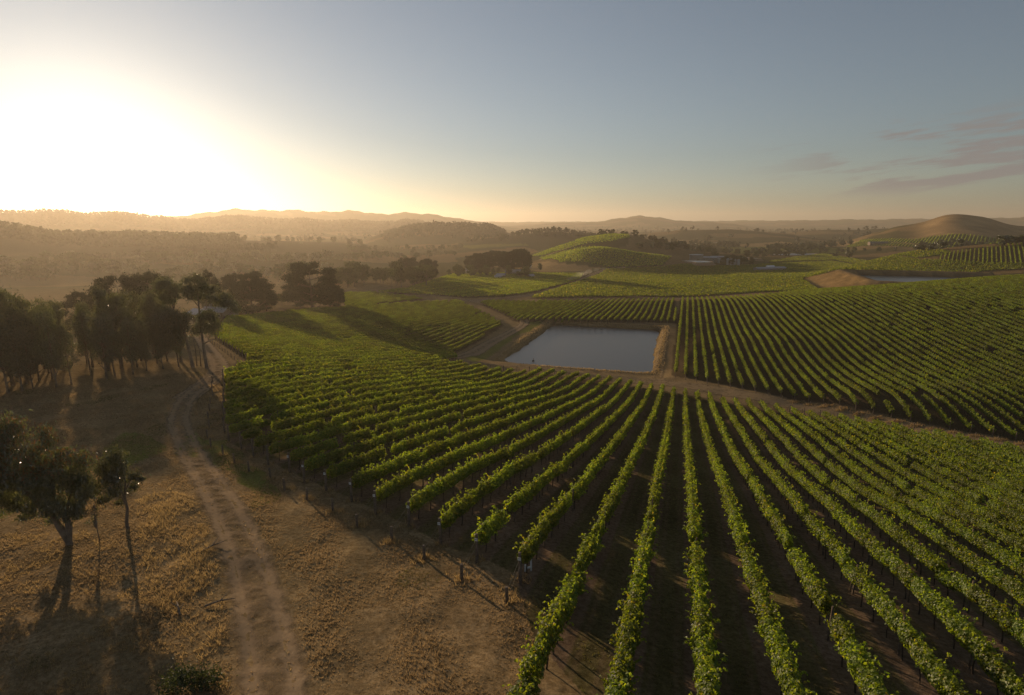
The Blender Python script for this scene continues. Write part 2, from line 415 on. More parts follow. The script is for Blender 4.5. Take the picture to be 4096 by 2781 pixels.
def noise(N, L, vec, scale, detail=5, rough=.55):
    n = nd(N, 'ShaderNodeTexNoise'); n.inputs['Scale'].default_value = scale
    n.inputs['Detail'].default_value = detail; n.inputs['Roughness'].default_value = rough
    if vec is not None: L.new(vec, n.inputs['Vector'])
    return n.outputs['Fac']
def leafmat(name, dark, light, trans, tw=.5, gloss=.08, rough=.35, odd=None):
    m, N, L, out = newmat(name)
    geo = nd(N, 'ShaderNodeNewGeometry'); oi = nd(N, 'ShaderNodeObjectInfo')
    rpi = geo.outputs['Random Per Island']
    c = mixc(N, L, rpi, dark, light)
    if odd is not None:
        c = mixc(N, L, ramp(N, L, rpi, .955, .96), c, odd)
    hs = nd(N, 'ShaderNodeHueSaturation'); L.new(c, hs.inputs['Color'])
    L.new(ramp(N, L, oi.outputs['Random'], 0, 1, .78, 1.18), hs.inputs['Value'])
    L.new(ramp(N, L, oi.outputs['Random'], 0, 1, .492, .506), hs.inputs['Hue'])
    df = nd(N, 'ShaderNodeBsdfDiffuse'); L.new(hs.outputs[0], df.inputs[0])
    tr = nd(N, 'ShaderNodeBsdfTranslucent')
    tc = mixc(N, L, 1.0, hs.outputs[0], trans, 'MULTIPLY'); L.new(tc, tr.inputs[0])
    mx = nd(N, 'ShaderNodeMixShader'); mx.inputs[0].default_value = tw
    L.new(df.outputs[0], mx.inputs[1]); L.new(tr.outputs[0], mx.inputs[2])
    gl = nd(N, 'ShaderNodeBsdfGlossy'); gl.inputs['Roughness'].default_value = rough
    m2 = nd(N, 'ShaderNodeMixShader'); m2.inputs[0].default_value = gloss
    L.new(mx.outputs[0], m2.inputs[1]); L.new(gl.outputs[0], m2.inputs[2])
    L.new(m2.outputs[0], out.inputs[0])
    return m
def plain(name, col, rough=.8, metal=0., var=.25, scale=3., bump=0., spec=.3):
    m, N, L, out = newmat(name)
    tc = nd(N, 'ShaderNodeTexCoord')
    f = noise(N, L, tc.outputs['Object'], scale, 6, .65)
    a = tuple(c * (1 - var) for c in col); b = tuple(min(1, c * (1 + var)) for c in col)
    c = mixc(N, L, ramp(N, L, f, .3, .7), a, b)
    p = nd(N, 'ShaderNodeBsdfPrincipled'); L.new(c, p.inputs['Base Color'])
    p.inputs['Roughness'].default_value = rough; p.inputs['Metallic'].default_value = metal
    p.inputs['Specular IOR Level'].default_value = spec
    if bump:
        bp = nd(N, 'ShaderNodeBump'); bp.inputs['Strength'].default_value = bump; bp.inputs['Distance'].default_value = .03
        L.new(noise(N, L, tc.outputs['Object'], scale * 6, 4), bp.inputs['Height']); L.new(bp.outputs[0], p.inputs['Normal'])
    L.new(p.outputs[0], out.inputs[0])
    return m
M_VINE = leafmat('vine_leaf', (.056, .092, .012), (.148, .188, .024), (3.3, 2.95, .8), .5, .03, .5, (.22, .19, .03))
M_EUC = leafmat('eucalyptus_leaf', (.030, .044, .016), (.075, .085, .030), (2.2, 1.9, 1.0), .42, .12, .3)
M_EUCR = leafmat('young_eucalyptus_leaf', (.10, .05, .015), (.17, .085, .02), (1.6, 1.2, .7), .4, .1, .35)
M_PINE = leafmat('pine_needles', (.018, .026, .012), (.04, .05, .02), (1.3, 1.2, .7), .2, .03, .6)
M_BUSH = leafmat('bush_leaf', (.03, .045, .014), (.065, .085, .025), (1.6, 1.5, .8), .3, .04, .5)
M_BARK = plain('bark', (.13, .10, .075), .9, 0, .35, 4, .5)
M_PALEBARK = plain('pale_bark', (.17, .13, .095), .95, 0, .35, 2.5, .4)
M_VWOOD = plain('vine_wood', (.07, .05, .035), .95, 0, .3, 8)
M_POST = plain('weathered_post', (.15, .115, .085), .9, 0, .35, 6, .4)
M_WIRE = plain('wire', (.2, .18, .16), .8, 0, .1)
M_WHITE = plain('white_paint', (.75, .75, .73), .6, 0, .06)
M_BLACK = plain('black_ink', (.02, .02, .02), .6, 0, .1)
M_ROOF = plain('grey_metal_roof', (.26, .27, .29), .45, .3, .15, 1.5)
M_WALL = plain('render_wall', (.23, .21, .18), .9, 0, .15, 1.5)
M_BRICK = plain('dark_wall', (.17, .13, .1), .9, 0, .2, 1.5)
M_TANK = plain('steel_tank', (.4, .41, .42), .35, .6, .1)
M_GLASS = plain('dark_glass', (.03, .035, .04), .15, 0, .1, spec=.6)
M_STRAW = leafmat('dry_grass_blade', (.20, .152, .083), (.34, .262, .147), (1.3, 1.2, 1.0), .6, .03, .6)
M_GRASSG = leafmat('green_grass_blade', (.07, .075, .02), (.15, .135, .04), (1.5, 1.4, .8), .4, .03, .6)
M_GOLD = leafmat('golden_grass_blade', (.21, .155, .078), (.34, .255, .132), (1.3, 1.2, .95), .62, .03, .6)

# ------------------------------------------------------------------ places read from the photograph
def gpx(pts, h=0.0):
    """photograph outline -> plan outline; h lifts the ground to a canopy top"""
    p = np.array(pts, float)
    g = ground(p[:, 0], p[:, 1])
    if h:
        dist = np.hypot(g[:, 0], g[:, 1])
        g = ground(p[:, 0], p[:, 1] + FPX * h / dist)
    return g[:, :2]
def inside(poly, x, y):
    x = np.asarray(x); c = np.zeros(x.shape, bool); n = len(poly)
    for i in range(n):
        x0, y0 = poly[i]; x1, y1 = poly[(i + 1) % n]
        if y0 == y1: continue
        c ^= ((y0 > y) != (y1 > y)) & (x < (x1 - x0) * (y - y0) / (y1 - y0) + x0)
    return c
_KA = np.array([-22, -13, -1, -0.5, 0, 30.]); _SA = np.array([71.5, 43.5, 26.2, 25, 6, 6.])
_KE = np.array([-22, -18, -15, -11, -8, -5, 0, 4, 8, 12, 17, 30.]); _EA = np.array([150, 143, 141, 151, 159, 163, 157, 152, 146.5, 140.5, 129.5, 106.])
def A_range(k): return float(np.interp(k, _KA, _SA)), float(np.interp(k, _KE, _EA))
_KB = np.array([1, 3, 8, 13, 18, 23, 60.]); _SB = np.array([178, 172.7, 161, 152.8, 141, 131.5, 60.])
def B_range(k): return float(np.interp(k, _KB, _SB)), float(np.interp(k, [20, 34], [404., 446.]))
def latk(k): return RS * (k - ROW0)
def kpoly(f, ks):
    a = [LA(latk(k), f(k)[0]) for k in ks]; b = [LA(latk(k), f(k)[1]) for k in ks]
    return a + b[::-1]
PA = kpoly(A_range, [-22.5, -18, -13, -7, -1.2, -0.4, 4, 10, 17, 25])
PB = kpoly(B_range, [0.5, 3, 8, 13, 18, 20, 23, 34, 55, 72])
PC = [tuple(p) for p in gpx([(250, 363), (216, 340), (226, 321)])] + [tuple(p) for p in gpx([(295, 310), (346.7, 305.7), (457.7, 299.3), (504, 321.9), (495, 327.7), (483.6, 335.4), (469, 343), (454, 349.6), (456.5, 358.7)], 1.4)] + [LA(latk(-22.5), 140), LA(latk(-22.5), 75)]
PD = gpx([(481, 302.7), (487, 300), (530, 300.7), (594, 299.5), (676, 298.5), (676, 321), (617, 320), (543, 319.6), (518, 319.5)], 1.2)
PF = gpx([(375, 291.3), (407, 287.8), (452, 273.6), (468, 272.7), (584, 273), (579, 278.8), (533.8, 291.3), (504, 295.2), (465, 296), (424, 293.4)], 1.2)
PS = gpx([(337.7, 292.8), (374, 292), (426.8, 298), (371, 303.8), (346.7, 305.5)], 1.2)
PE = gpx([(528.6, 297.5), (607, 268.5), (662, 266.5), (766, 263.7), (832, 261), (917, 259.5), (985, 262.5), (1040, 263.5), (1040, 268), (990, 270.3), (900, 269.8), (850, 269.0), (826, 272.5), (800, 277.4), (815, 287), (819, 289), (740, 292.5), (650, 295.8)], 1.0)
PG = gpx([(933.7, 264), (939.7, 255.5), (953.5, 252), (987.7, 247.5), (1024, 243), (1050, 240.5), (1050, 265)], 0.5)
PH1 = gpx([(530, 257), (551, 249), (575, 241.5), (590, 237), (608, 234.6), (630, 237.8), (612, 242), (584, 244.5), (560, 251), (540, 256.5)])
PH2 = gpx([(538, 258.5), (556, 254), (581, 247.5), (600, 247), (619, 249.5), (672, 257.5), (662, 266), (608, 267.5), (560, 262.5)])
PE2 = gpx([(766, 262.6), (800, 256.5), (825, 254), (952, 252.3), (938, 256), (917, 258.6), (835, 260.2)])
PV3 = gpx([(860, 240.8), (910, 239.5), (1003, 240.2), (1001, 244.4), (919, 243.6), (854, 243.8)])
PV4 = gpx([(850, 244.5), (917, 245), (918, 247.5), (845, 247.8)])
GREENPATCH = [  # green grass: outline, colour, softness handled by noise
 gpx([(462, 358), (505, 335), (530, 322), (545, 320), (520, 335), (490, 355), (475, 362)]),
 gpx([(105, 445), (125, 432), (150, 436), (165, 452), (130, 466), (100, 470)]),
 gpx([(185, 430), (222, 440), (250, 470), (290, 495), (270, 505), (215, 470), (180, 452)]),
 gpx([(-20, 515), (22, 495), (28, 500), (0, 520), (-20, 530)]),
 gpx([(455, 246.5), (528, 244), (530, 246), (470, 248.6)]),
 gpx([(720, 247), (780, 246.5), (850, 247.5), (850, 253), (790, 252), (735, 254)]),
]
HAYFIELD = [gpx([(735, 244.5), (780, 241.5), (862, 239.8), (852, 245.5), (790, 246.8), (745, 247.3)]), gpx([(500, 266), (540, 262), (560, 264), (600, 268), (585, 271), (540, 272)])]
BLOCKS = [PA, PB, PC, PD, PF, PS, PE, PG]
FARVINE = [PH1, PH2, PE2, PV3, PV4]

# ------------------------------------------------------------------ ground sheet
def ground_color(x, y):
    r = np.hypot(x, y)
    n1 = waves(x, y, 9, 9, 2) * .5; n2 = waves(x, y, 31, 8, 9) * .5; n3 = waves(x, y, 330, 7, 23) * .5
    n4 = waves(x, y, 900, 7, 30) * .5
    c = np.empty(x.shape + (3,))
    dry = np.array([.26, .19, .108])
    c[...] = dry
    c *= (1 + .16 * n1 + .16 * n2 + .14 * waves(x, y, 3.3, 9, 33) * (1 - sst(60, 120, r)))[..., None]
    olive = np.array([.14, .12, .055])
    f = np.clip(.25 + .45 * n2, 0, 1) * .5 * (1 - sst(350, 600, r))
    c = c * (1 - f[..., None]) + olive * f[..., None]
    # pastures far away: dry hay, grazed olive and a little green
    far = sst(420, 640, r)
    pas = np.where((n3 > .15)[..., None], np.array([.19, .135, .068]), np.array([.085, .08, .036]))
    pas = np.where((n4 > .62)[..., None], np.array([.10, .115, .04]), pas)
    c = c * (1 - far[..., None]) + pas * far[..., None]
    lat, al = _ll(x, y)
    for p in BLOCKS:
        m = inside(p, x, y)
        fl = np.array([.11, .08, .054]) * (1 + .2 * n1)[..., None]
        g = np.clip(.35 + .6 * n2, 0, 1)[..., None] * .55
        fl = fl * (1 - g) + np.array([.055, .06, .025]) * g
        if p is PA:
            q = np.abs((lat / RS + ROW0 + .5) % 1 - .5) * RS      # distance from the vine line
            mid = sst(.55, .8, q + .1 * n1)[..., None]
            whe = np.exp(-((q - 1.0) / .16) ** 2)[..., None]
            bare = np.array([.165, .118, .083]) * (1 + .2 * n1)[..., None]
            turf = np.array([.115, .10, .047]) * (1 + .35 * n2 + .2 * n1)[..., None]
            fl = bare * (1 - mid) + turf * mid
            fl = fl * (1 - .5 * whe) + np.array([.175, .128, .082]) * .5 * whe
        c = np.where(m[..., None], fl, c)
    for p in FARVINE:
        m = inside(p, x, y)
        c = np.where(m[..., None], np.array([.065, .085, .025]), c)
    for p in HAYFIELD:
        m = inside(p, x, y)
        c = np.where(m[..., None], np.array([.31, .22, .11]) * (1 + .12 * n2)[..., None], c)
    for p in GREENPATCH:
        m = inside(p, x + n2 * 1.5, y + n1 * 2.0)
        c = np.where(m[..., None], np.array([.15, .16, .045]) * (1 + .2 * n1)[..., None], c)
    lat, al = _ll(x, y)
    l0, l1, a0, a1, _ = POND
    sd = np.maximum(np.maximum(l0 - lat, lat - l1), np.maximum(a0 - al, al - a1))
    m = sst(-2, 1, sd) * (1 - sst(3.2, 5.0, sd + n1))
    c = c * (1 - m[..., None]) + np.array([.26, .19, .10]) * m[..., None]
    m = sst(-3.5, -2.0, sd) * (1 - sst(-.5, 1.0, sd))
    c = c * (1 - m[..., None]) + np.array([.085, .065, .045]) * m[..., None]
    l0, l1, a0, a1, _ = DAM2
    sd = np.maximum(np.maximum(l0 - lat, lat - l1), np.maximum(a0 - al, al - a1))
    m = (1 - sst(33, 40, sd)) * (lat > l0 - 40) * (lat < l1 + 6)
    m = m * np.where(inside(PE, x, y) | inside(PB, x, y), 0, 1)
    c = c * (1 - m[..., None]) + (np.array([.25, .17, .08]) * (1 + .22 * waves(x, y, 6, 8, 26) * .5 + .3 * n2)[..., None]) * m[..., None]
    cr = np.exp(-((sd - 10.5) / 2.2) ** 2) * (lat < l1 + 4) * .6
    c = c * (1 - cr[..., None]) + np.array([.24, .18, .12]) * cr[..., None]
    m = (sd < 3.5) & (sd > -6)
    c = np.where(m[..., None], np.array([.13, .095, .06]), c)
    # wooded hills
    for D, W, a0_, a1_ in ((1250, 420, -1.0, -.30), (3000, 800, -1.0, -.12), (1750, 200, -.22, .0), (1300, 130, -.05, .12)):
        az = np.arctan2(x, y)
        m = (1 - sst(W * .6, W, np.abs(r - D))) * sst(a0_ - .05, a0_, az) * (1 - sst(a1_, a1_ + .06, az)) * sst(-.7, .1, n3 + .4)
        c = c * (1 - m[..., None]) + np.array([.05, .05, .028]) * m[..., None]
    az = np.arctan2(x, y)
    m = sst(1130, 1250, r) * (1 - sst(2300, 2500, r)) * sst(.58, .63, az) * np.where(inside(PV3, x, y) | inside(PV4, x, y), 0, 1)
    c = c * (1 - m[..., None]) + (np.array([.29, .20, .105]) * (1 + .22 * n3 + .2 * waves(x, y, 60, 8, 3))[..., None]) * m[..., None]
    return np.clip(c, .01, .6)
az1 = np.concatenate([np.linspace(-1.75, -.80, 48, endpoint=False), np.linspace(-.80, .80, 460), np.linspace(.80, 1.75, 49)[1:]])
rr = np.concatenate([np.linspace(2, 8, 8, endpoint=False), np.geomspace(8, 620, 480, endpoint=False), np.geomspace(620, 7900, 190)])
AZG, RG = np.meshgrid(az1, rr)
gx, gy = RG * np.sin(AZG), RG * np.cos(AZG)
gz = HG(gx, gy)
nr, na = RG.shape
idx = np.arange(nr * na).reshape(nr, na)
quads = np.stack([idx[:-1, :-1], idx[:-1, 1:], idx[1:, 1:], idx[1:, :-1]], -1).reshape(-1, 4)[:, ::-1]
m, N, L, out = newmat('ground')
at = nd(N, 'ShaderNodeAttribute', attribute_name='soil')
tc = nd(N, 'ShaderNodeTexCoord'); ob = tc.outputs['Object']
n_f = noise(N, L, ob, 3.4, 10, .72); n_c = noise(N, L, ob, .22, 6, .6); n_g = noise(N, L, ob, 13.0, 6, .75)
c = mixc(N, L, ramp(N, L, n_f, .3, .72), (.62, .58, .52), (1.35, 1.35, 1.35))
c = mixc(N, L, 1.0, at.outputs['Color'], c, 'MULTIPLY')
c2 = mixc(N, L, ramp(N, L, n_g, .3, .7), (.72, .72, .72), (1.25, 1.22, 1.15))
c = mixc(N, L, 1.0, c, c2, 'MULTIPLY')
c = mixc(N, L, ramp(N, L, n_c, .42, .72, 0, .35), c, (.10, .075, .04))
p = nd(N, 'ShaderNodeBsdfPrincipled'); L.new(c, p.inputs['Base Color'])
p.inputs['Roughness'].default_value = 1.0; p.inputs['Specular IOR Level'].default_value = 0.0
p.inputs['Sheen Weight'].default_value = .0
bp = nd(N, 'ShaderNodeBump'); bp.inputs['Strength'].default_value = .5; bp.inputs['Distance'].default_value = .06
mh = nd(N, 'ShaderNodeMath', operation='ADD'); L.new(n_f, mh.inputs[0])
mh2 = nd(N, 'ShaderNodeMath', operation='MULTIPLY'); L.new(n_g, mh2.inputs[0]); mh2.inputs[1].default_value = .45
L.new(mh2.outputs[0], mh.inputs[1])
L.new(mh.outputs[0], bp.inputs['Height']); L.new(bp.outputs[0], p.inputs['Normal'])
L.new(p.outputs[0], out.inputs[0])
M_GROUND = m
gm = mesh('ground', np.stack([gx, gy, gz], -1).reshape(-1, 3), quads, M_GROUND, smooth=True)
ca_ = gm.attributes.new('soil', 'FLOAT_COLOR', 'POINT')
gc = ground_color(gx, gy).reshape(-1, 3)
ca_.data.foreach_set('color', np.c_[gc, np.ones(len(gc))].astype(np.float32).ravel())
kind(obj('ground', gm), 'structure', 'rolling valley ground of dry grass, bare earth and pasture', 'ground')

# ------------------------------------------------------------------ dirt tracks: draped sheets with worn wheel ruts
def dirtmat(name, col):
    m, N, L, out = newmat(name)
    at = nd(N, 'ShaderNodeAttribute', attribute_name='wear'); tc = nd(N, 'ShaderNodeTexCoord'); ob = tc.outputs['Object']
    sep = nd(N, 'ShaderNodeSeparateColor'); L.new(at.outputs['Color'], sep.inputs[0])
    f = noise(N, L, ob, 3.0, 8, .7); g = noise(N, L, ob, .9, 6, .6)
    c = mixc(N, L, ramp(N, L, f, .3, .7), tuple(q * .72 for q in col), tuple(q * 1.25 for q in col))
    c = mixc(N, L, sep.outputs[1], c, tuple(q * 1.08 for q in col))
    p = nd(N, 'ShaderNodeBsdfPrincipled'); L.new(c, p.inputs['Base Color']); p.inputs['Roughness'].default_value = .95
    p.inputs['Specular IOR Level'].default_value = 0.0
    bp = nd(N, 'ShaderNodeBump'); bp.inputs['Strength'].default_value = .5; bp.inputs['Distance'].default_value = .06
    L.new(f, bp.inputs['Height']); L.new(bp.outputs[0], p.inputs['Normal'])
    tr = nd(N, 'ShaderNodeBsdfTransparent')
    mx = nd(N, 'ShaderNodeMixShader')
    a = nd(N, 'ShaderNodeMath', operation='ADD'); L.new(sep.outputs[0], a.inputs[0])
    b = nd(N, 'ShaderNodeMath', operation='MULTIPLY_ADD'); L.new(g, b.inputs[0]); b.inputs[1].default_value = 1.3; b.inputs[2].default_value = -.65
    L.new(b.outputs[0], a.inputs[1])
    L.new(ramp(N, L, a.outputs[0], .22, .85), mx.inputs[0])
    L.new(tr.outputs[0], mx.inputs[1]); L.new(p.outputs[0], mx.inputs[2]); L.new(mx.outputs[0], out.inputs[0])
    return m
M_DIRT = dirtmat('dirt', (.26, .19, .118))
M_DIRT2 = dirtmat('trodden_grass', (.225, .165, .095))
def smooth_path(p, step):
    p = np.asarray(p, float)
    t = np.r_[0, np.cumsum(np.linalg.norm(np.diff(p, axis=0), axis=1))]
    n = max(4, int(t[-1] / step))
    s = np.linspace(0, t[-1], n)
    q = np.c_[np.interp(s, t, p[:, 0]), np.interp(s, t, p[:, 1])]
    w = max(1, int(6 / step * .6 + t[-1] / step / 40))
    ker = np.ones(2 * w + 1) / (2 * w + 1)
    e = np.pad(q, ((w, w), (0, 0)), mode='reflect', reflect_type='odd')
    return np.c_[np.convolve(e[:, 0], ker, 'valid'), np.convolve(e[:, 1], ker, 'valid')]
def track(label, pts, width, mat, step=.8, ruts=True, strength=1.0, zoff=.03):
    q = smooth_path(pts, step)
    d = np.gradient(q, axis=0); d /= np.linalg.norm(d, axis=1)[:, None] + 1e-9
    nrm = np.c_[d[:, 1], -d[:, 0]]
    us = np.linspace(-1, 1, 17)
    X = q[:, None, :] + nrm[:, None, :] * (us * width / 2)[None, :, None]
    Z = HG(X[..., 0], X[..., 1]) + zoff + .008 * waves(X[..., 0], X[..., 1], 1.4, 8, 3) * (np.hypot(X[..., 0], X[..., 1]) < 130)
    rut = np.exp(-((np.abs(us) - .42) / .16) ** 2) if ruts else np.exp(-(us / .6) ** 2)
    Z += np.where(np.hypot(X[..., 0], X[..., 1]) < 130, .05 + .03 * (np.abs(us) ** 2) - (.09 * rut if ruts else 0), .05)
    edge = (1 - sst(.62, 1.0, np.abs(us))) * strength
    wear = edge * (.62 + .5 * rut if ruts else 1.0)
    n, k = Z.shape
    idx = np.arange(n * k).reshape(n, k)
    f = np.stack([idx[:-1, :-1], idx[:-1, 1:], idx[1:, 1:], idx[1:, :-1]], -1).reshape(-1, 4)
    me = mesh('dirt_track', np.dstack([X, Z]).reshape(-1, 3), f[:, ::-1] if False else f, mat, smooth=True)
    ca = me.attributes.new('wear', 'FLOAT_COLOR', 'POINT')
    w_ = np.zeros((n, k, 4)); w_[..., 0] = wear[None]; w_[..., 1] = rut[None] * .6; w_[..., 3] = 1
    ca.data.foreach_set('color', w_.astype(np.float32).ravel())
    kind(obj('dirt_track', me), 'structure', label, 'track')
    return q
S23 = 1024 / 2324.0
def p23(pts): return gpx([(x * S23, y * S23) for x, y in pts])
TRACK1 = p23([(640, 1700), (625, 1578), (603, 1420), (565, 1270), (500, 1130), (430, 1020), (400, 955), (425, 900), (480, 862), (503, 845)])
track('rutted dirt track running up from the bottom edge past the row ends', TRACK1, 3.4, M_DIRT, .5, True, .8)
TRACK2 = p23([(420, 905), (480, 862), (503, 843), (492, 815), (470, 790), (452, 762), (440, 735), (445, 705), (470, 692)])
track('dirt track bending away between the tall gum trees and the vines', TRACK2, 4.5, M_DIRT, .8)
TRACK3 = [LA(latk(k), (A_range(k)[1] + B_range(k)[0]) / 2 + 1.5) for k in (1, 3, 6, 9, 13, 17, 20, 24, 28)]
track('grassy dirt headland between the near vines and the hillside vines', [LA(latk(-4), 170)] + TRACK3, 8.5, M_DIRT2, 1.2, False, .8)
TRACK4 = p23([(1030, 812), (1100, 785), (1165, 752), (1195, 733), (1175, 712), (1120, 695), (1070, 682), (1035, 676), (960, 668), (900, 662)])
track('dirt road curving past the corner of the big reservoir', TRACK4, 6.5, M_DIRT, 1.2)
TRACK5 = p23([(1060, 683), (1130, 677), (1220, 669), (1275, 655), (1310, 640), (1345, 622), (1375, 611), (1420, 606.5)])
track('straight dirt road climbing between two vine blocks towards the pines', TRACK5, 8.5, M_DIRT, 1.5)
TRACK6 = [LA(latk(k), 411) for k in (-16, -10, -4, 2, 8, 14, 19)]
track('pale dirt road along the far end of the hillside vines', TRACK6, 9.0, M_DIRT, 2, False)
TRACK7 = p23([(1225, 590), (1245, 578), (1290, 562), (1340, 545), (1365, 538)])
track('pale track climbing diagonally over the green vine hill', TRACK7, 7, M_DIRT, 3, False)
TRACK8 = [LA(latk(-22), 158), LA(latk(-18), 158), LA(latk(-12), 166), LA(latk(-6), 173), LA(latk(0), 172)]
track('trodden grass strip between the near vines and the reservoir', TRACK8, 7, M_DIRT2, 1.2, False, .75)
TRACK9 = [LA(latk(-.8), 176), LA(latk(-.9), 215), LA(latk(-1), 262), LA(latk(-4), 271), LA(latk(-12), 273)]
track('mown grass strip with tyre marks beside the reservoir', TRACK9, 5, M_DIRT2, 1.2, True, .7)

# ------------------------------------------------------------------ water
m, N, L, out = newmat('pond_water')
tc = nd(N, 'ShaderNodeTexCoord')
p = nd(N, 'ShaderNodeBsdfPrincipled'); p.inputs['Base Color'].default_value = (.07, .065, .058, 1)
p.inputs['Roughness'].default_value = .28; p.inputs['IOR'].default_value = 1.33; p.inputs['Specular IOR Level'].default_value = .5
bp = nd(N, 'ShaderNodeBump'); bp.inputs['Strength'].default_value = .22; bp.inputs['Distance'].default_value = .05
mp = nd(N, 'ShaderNodeMapping'); mp.inputs['Scale'].default_value = (1, 2.2, 1); L.new(tc.outputs['Object'], mp.inputs[0])
L.new(noise(N, L, mp.outputs[0], 1.1, 6, .6), bp.inputs['Height']); L.new(bp.outputs[0], p.inputs['Normal'])
L.new(p.outputs[0], out.inputs[0])
M_WATER = m
def water(label, rect, lvl, grow=3.0):
    l0, l1, a0, a1 = rect
    pts = [LA(l0 - grow, a0 - grow), LA(l1 + grow, a0 - grow), LA(l1 + grow, a1 + grow), LA(l0 - grow, a1 + grow)]
    cx, cy = LA((l0 + l1) / 2, (a0 + a1) / 2)
    v = [(x - cx, y - cy, 0) for x, y in pts]
    # a lid of water with a bed under it
    v += [(x, y, -1.0) for x, y, _ in v]
    me = mesh('water', v, [(0, 1, 2, 3), (7, 6, 5, 4), (0, 4, 5, 1), (1, 5, 6, 2), (2, 6, 7, 3), (3, 7, 4, 0)], M_WATER)
    return kind(obj('water', me, loc=(cx, cy, CZ + lvl)), 'structure', label, 'reservoir')
water('large rectangular farm reservoir beyond the near vine rows', POND[:4], POND[4])
water('reservoir behind the golden earth embankment on the right', DAM2[:4], DAM2[4], 2.0)

# ------------------------------------------------------------------ vines
def vine_mesh(seed, Lr, dens, leaf, nshoot, trunks, wood=True):
    """one stretch of trained vine along local x, canopy wall on wires"""
    g = np.random.default_rng(seed)
    n = int(dens * Lr)
    x = g.uniform(-Lr / 2 - .08, Lr / 2 + .08, n)
    ph = g.uniform(0, 6.28, 6)
    top = 1.0 + .13 * np.sin(x * 3.1 + ph[0]) + .10 * np.sin(x * 6.3 + ph[1]) + .05 * np.sin(x * 11 + ph[4])
    wid = 1.0 + .18 * np.sin(x * 2.6 + ph[2]) + .12 * np.sin(x * 5.7 + ph[3])
    th = g.uniform(0, 2 * math.pi, n)
    rad = np.where(g.random(n) < .6, g.uniform(.72, 1.08, n), g.uniform(.1, .8, n))
    cy, cz = np.cos(th) * rad, np.sin(th) * rad
    hz = np.where(cz > 0, .50 * top, .40)
    py = cy * .37 * wid * (1 - .25 * np.clip(cz, 0, 1)); pz = 1.32 + cz * hz
    pos = np.c_[x, py, pz]
    nrm = np.c_[g.normal(0, .45, n), np.cos(th) + g.normal(0, .45, n), np.sin(th) * .9 + .25 + g.normal(0, .45, n)]
    up = np.c_[g.normal(0, .6, n), g.normal(0, .6, n), g.normal(-.5, .6, n)]
    mb = MB()
    mb.kites(pos, nrm, up, g.uniform(.8, 1.3, n) * leaf, g.uniform(.75, 1.05, n))
    for _ in range(nshoot):
        x0 = g.uniform(-Lr / 2, Lr / 2); s = g.choice((-1, 1)); out_ = g.uniform(.03, .3)
        k = g.integers(7, 13); t = np.linspace(0, 1, k)
        hgt = g.uniform(.2, .6)
        pp = np.c_[x0 + g.normal(0, .25) * t, s * (.12 + out_ * t) + g.normal(0, .03, k), 1.62 + hgt * np.sin(t * 2.0) + g.normal(0, .03, k)]
        if g.random() < .3: pp[:, 2] -= .55; pp[:, 1] = s * (.33 + .35 * t)
        mb.kites(pp, g.normal(0, 1, (k, 3)) + (0, 0, .4), g.normal(0, 1, (k, 3)), g.uniform(.7, 1.15, k) * leaf, np.full(k, .9))
    nl = sum(len(q) for q in mb.q)
    if wood:
        for i in range(trunks):
            x0 = -Lr / 2 + Lr * (i + .5) / trunks + g.uniform(-.1, .1)
            mb.tube([(x0, 0, -.15), (x0 + g.uniform(-.05, .05), g.uniform(-.04, .04), .35), (x0 + g.uniform(-.08, .08), g.uniform(-.04, .04), .7), (x0, 0, 1.05)], [.045, .035, .035, .03], 5, False)
        mb.tube([(-Lr / 2, 0, .98), (0, .02, 1.0), (Lr / 2, 0, .98)], .022, 4, False)
    nq = sum(len(q) for q in mb.q)
    mi = np.r_[np.zeros(nl, int), np.ones(nq - nl, int)]
    return mb.mesh('vine', [M_VINE, M_VWOOD], mi)
PLANT = 2.0
VNEAR = [vine_mesh(100 + i, PLANT, 720, .13, 11, 1) for i in range(12)]
SEG = 5.0
VMID = [vine_mesh(200 + i, SEG, 270, .22, 22, 3) for i in range(10)]
def cyl(name, h, r0, r1, mat, k=8):
    mb = MB(); mb.tube([(0, 0, -.3), (0, 0, h - .03), (0, 0, h)], [r0, r1, r1 * .9], k); return mb.mesh(name, mat)
ME_POST = cyl('post', 1.95, .055, .05, M_POST)
ME_END = cyl('end_post', 1.82, .095, .085, M_POST, 10)
ME_ANCH = cyl('anchor_post', .95, .085, .08, M_POST, 10)
def unit_wire():
    mb = MB(); mb.tube([(0, 0, 0), (1, 0, 0)], .004, 4); return mb.mesh('wire', M_WIRE)
ME_WIRE = unit_wire()
def tag_mesh(num):
    mb = MB()
    mb.box((0, 0, 0), (.17, .012, .17))
    cu = bpy.data.curves.new('digits', 'FONT'); cu.body = str(num); cu.size = .14; cu.align_x = 'CENTER'; cu.align_y = 'CENTER'
    to = bpy.data.objects.new('digits', cu); COL.objects.link(to)
    dg = bpy.context.evaluated_depsgraph_get(); tm = bpy.data.meshes.new_from_object(to.evaluated_get(dg))
    bpy.data.objects.remove(to, do_unlink=True)
    tm.calc_loop_triangles()
    v = np.array([q.co[:] for q in tm.vertices]); t = np.array([q.vertices[:] for q in tm.loop_triangles])
    n0 = 6
    mb.add(np.c_[v[:, 0], np.full(len(v), -.009), v[:, 1]], None, t)
    return mb.mesh('number_tag', [M_WHITE, M_BLACK], np.r_[np.zeros(n0, int), np.ones(len(t), int)])
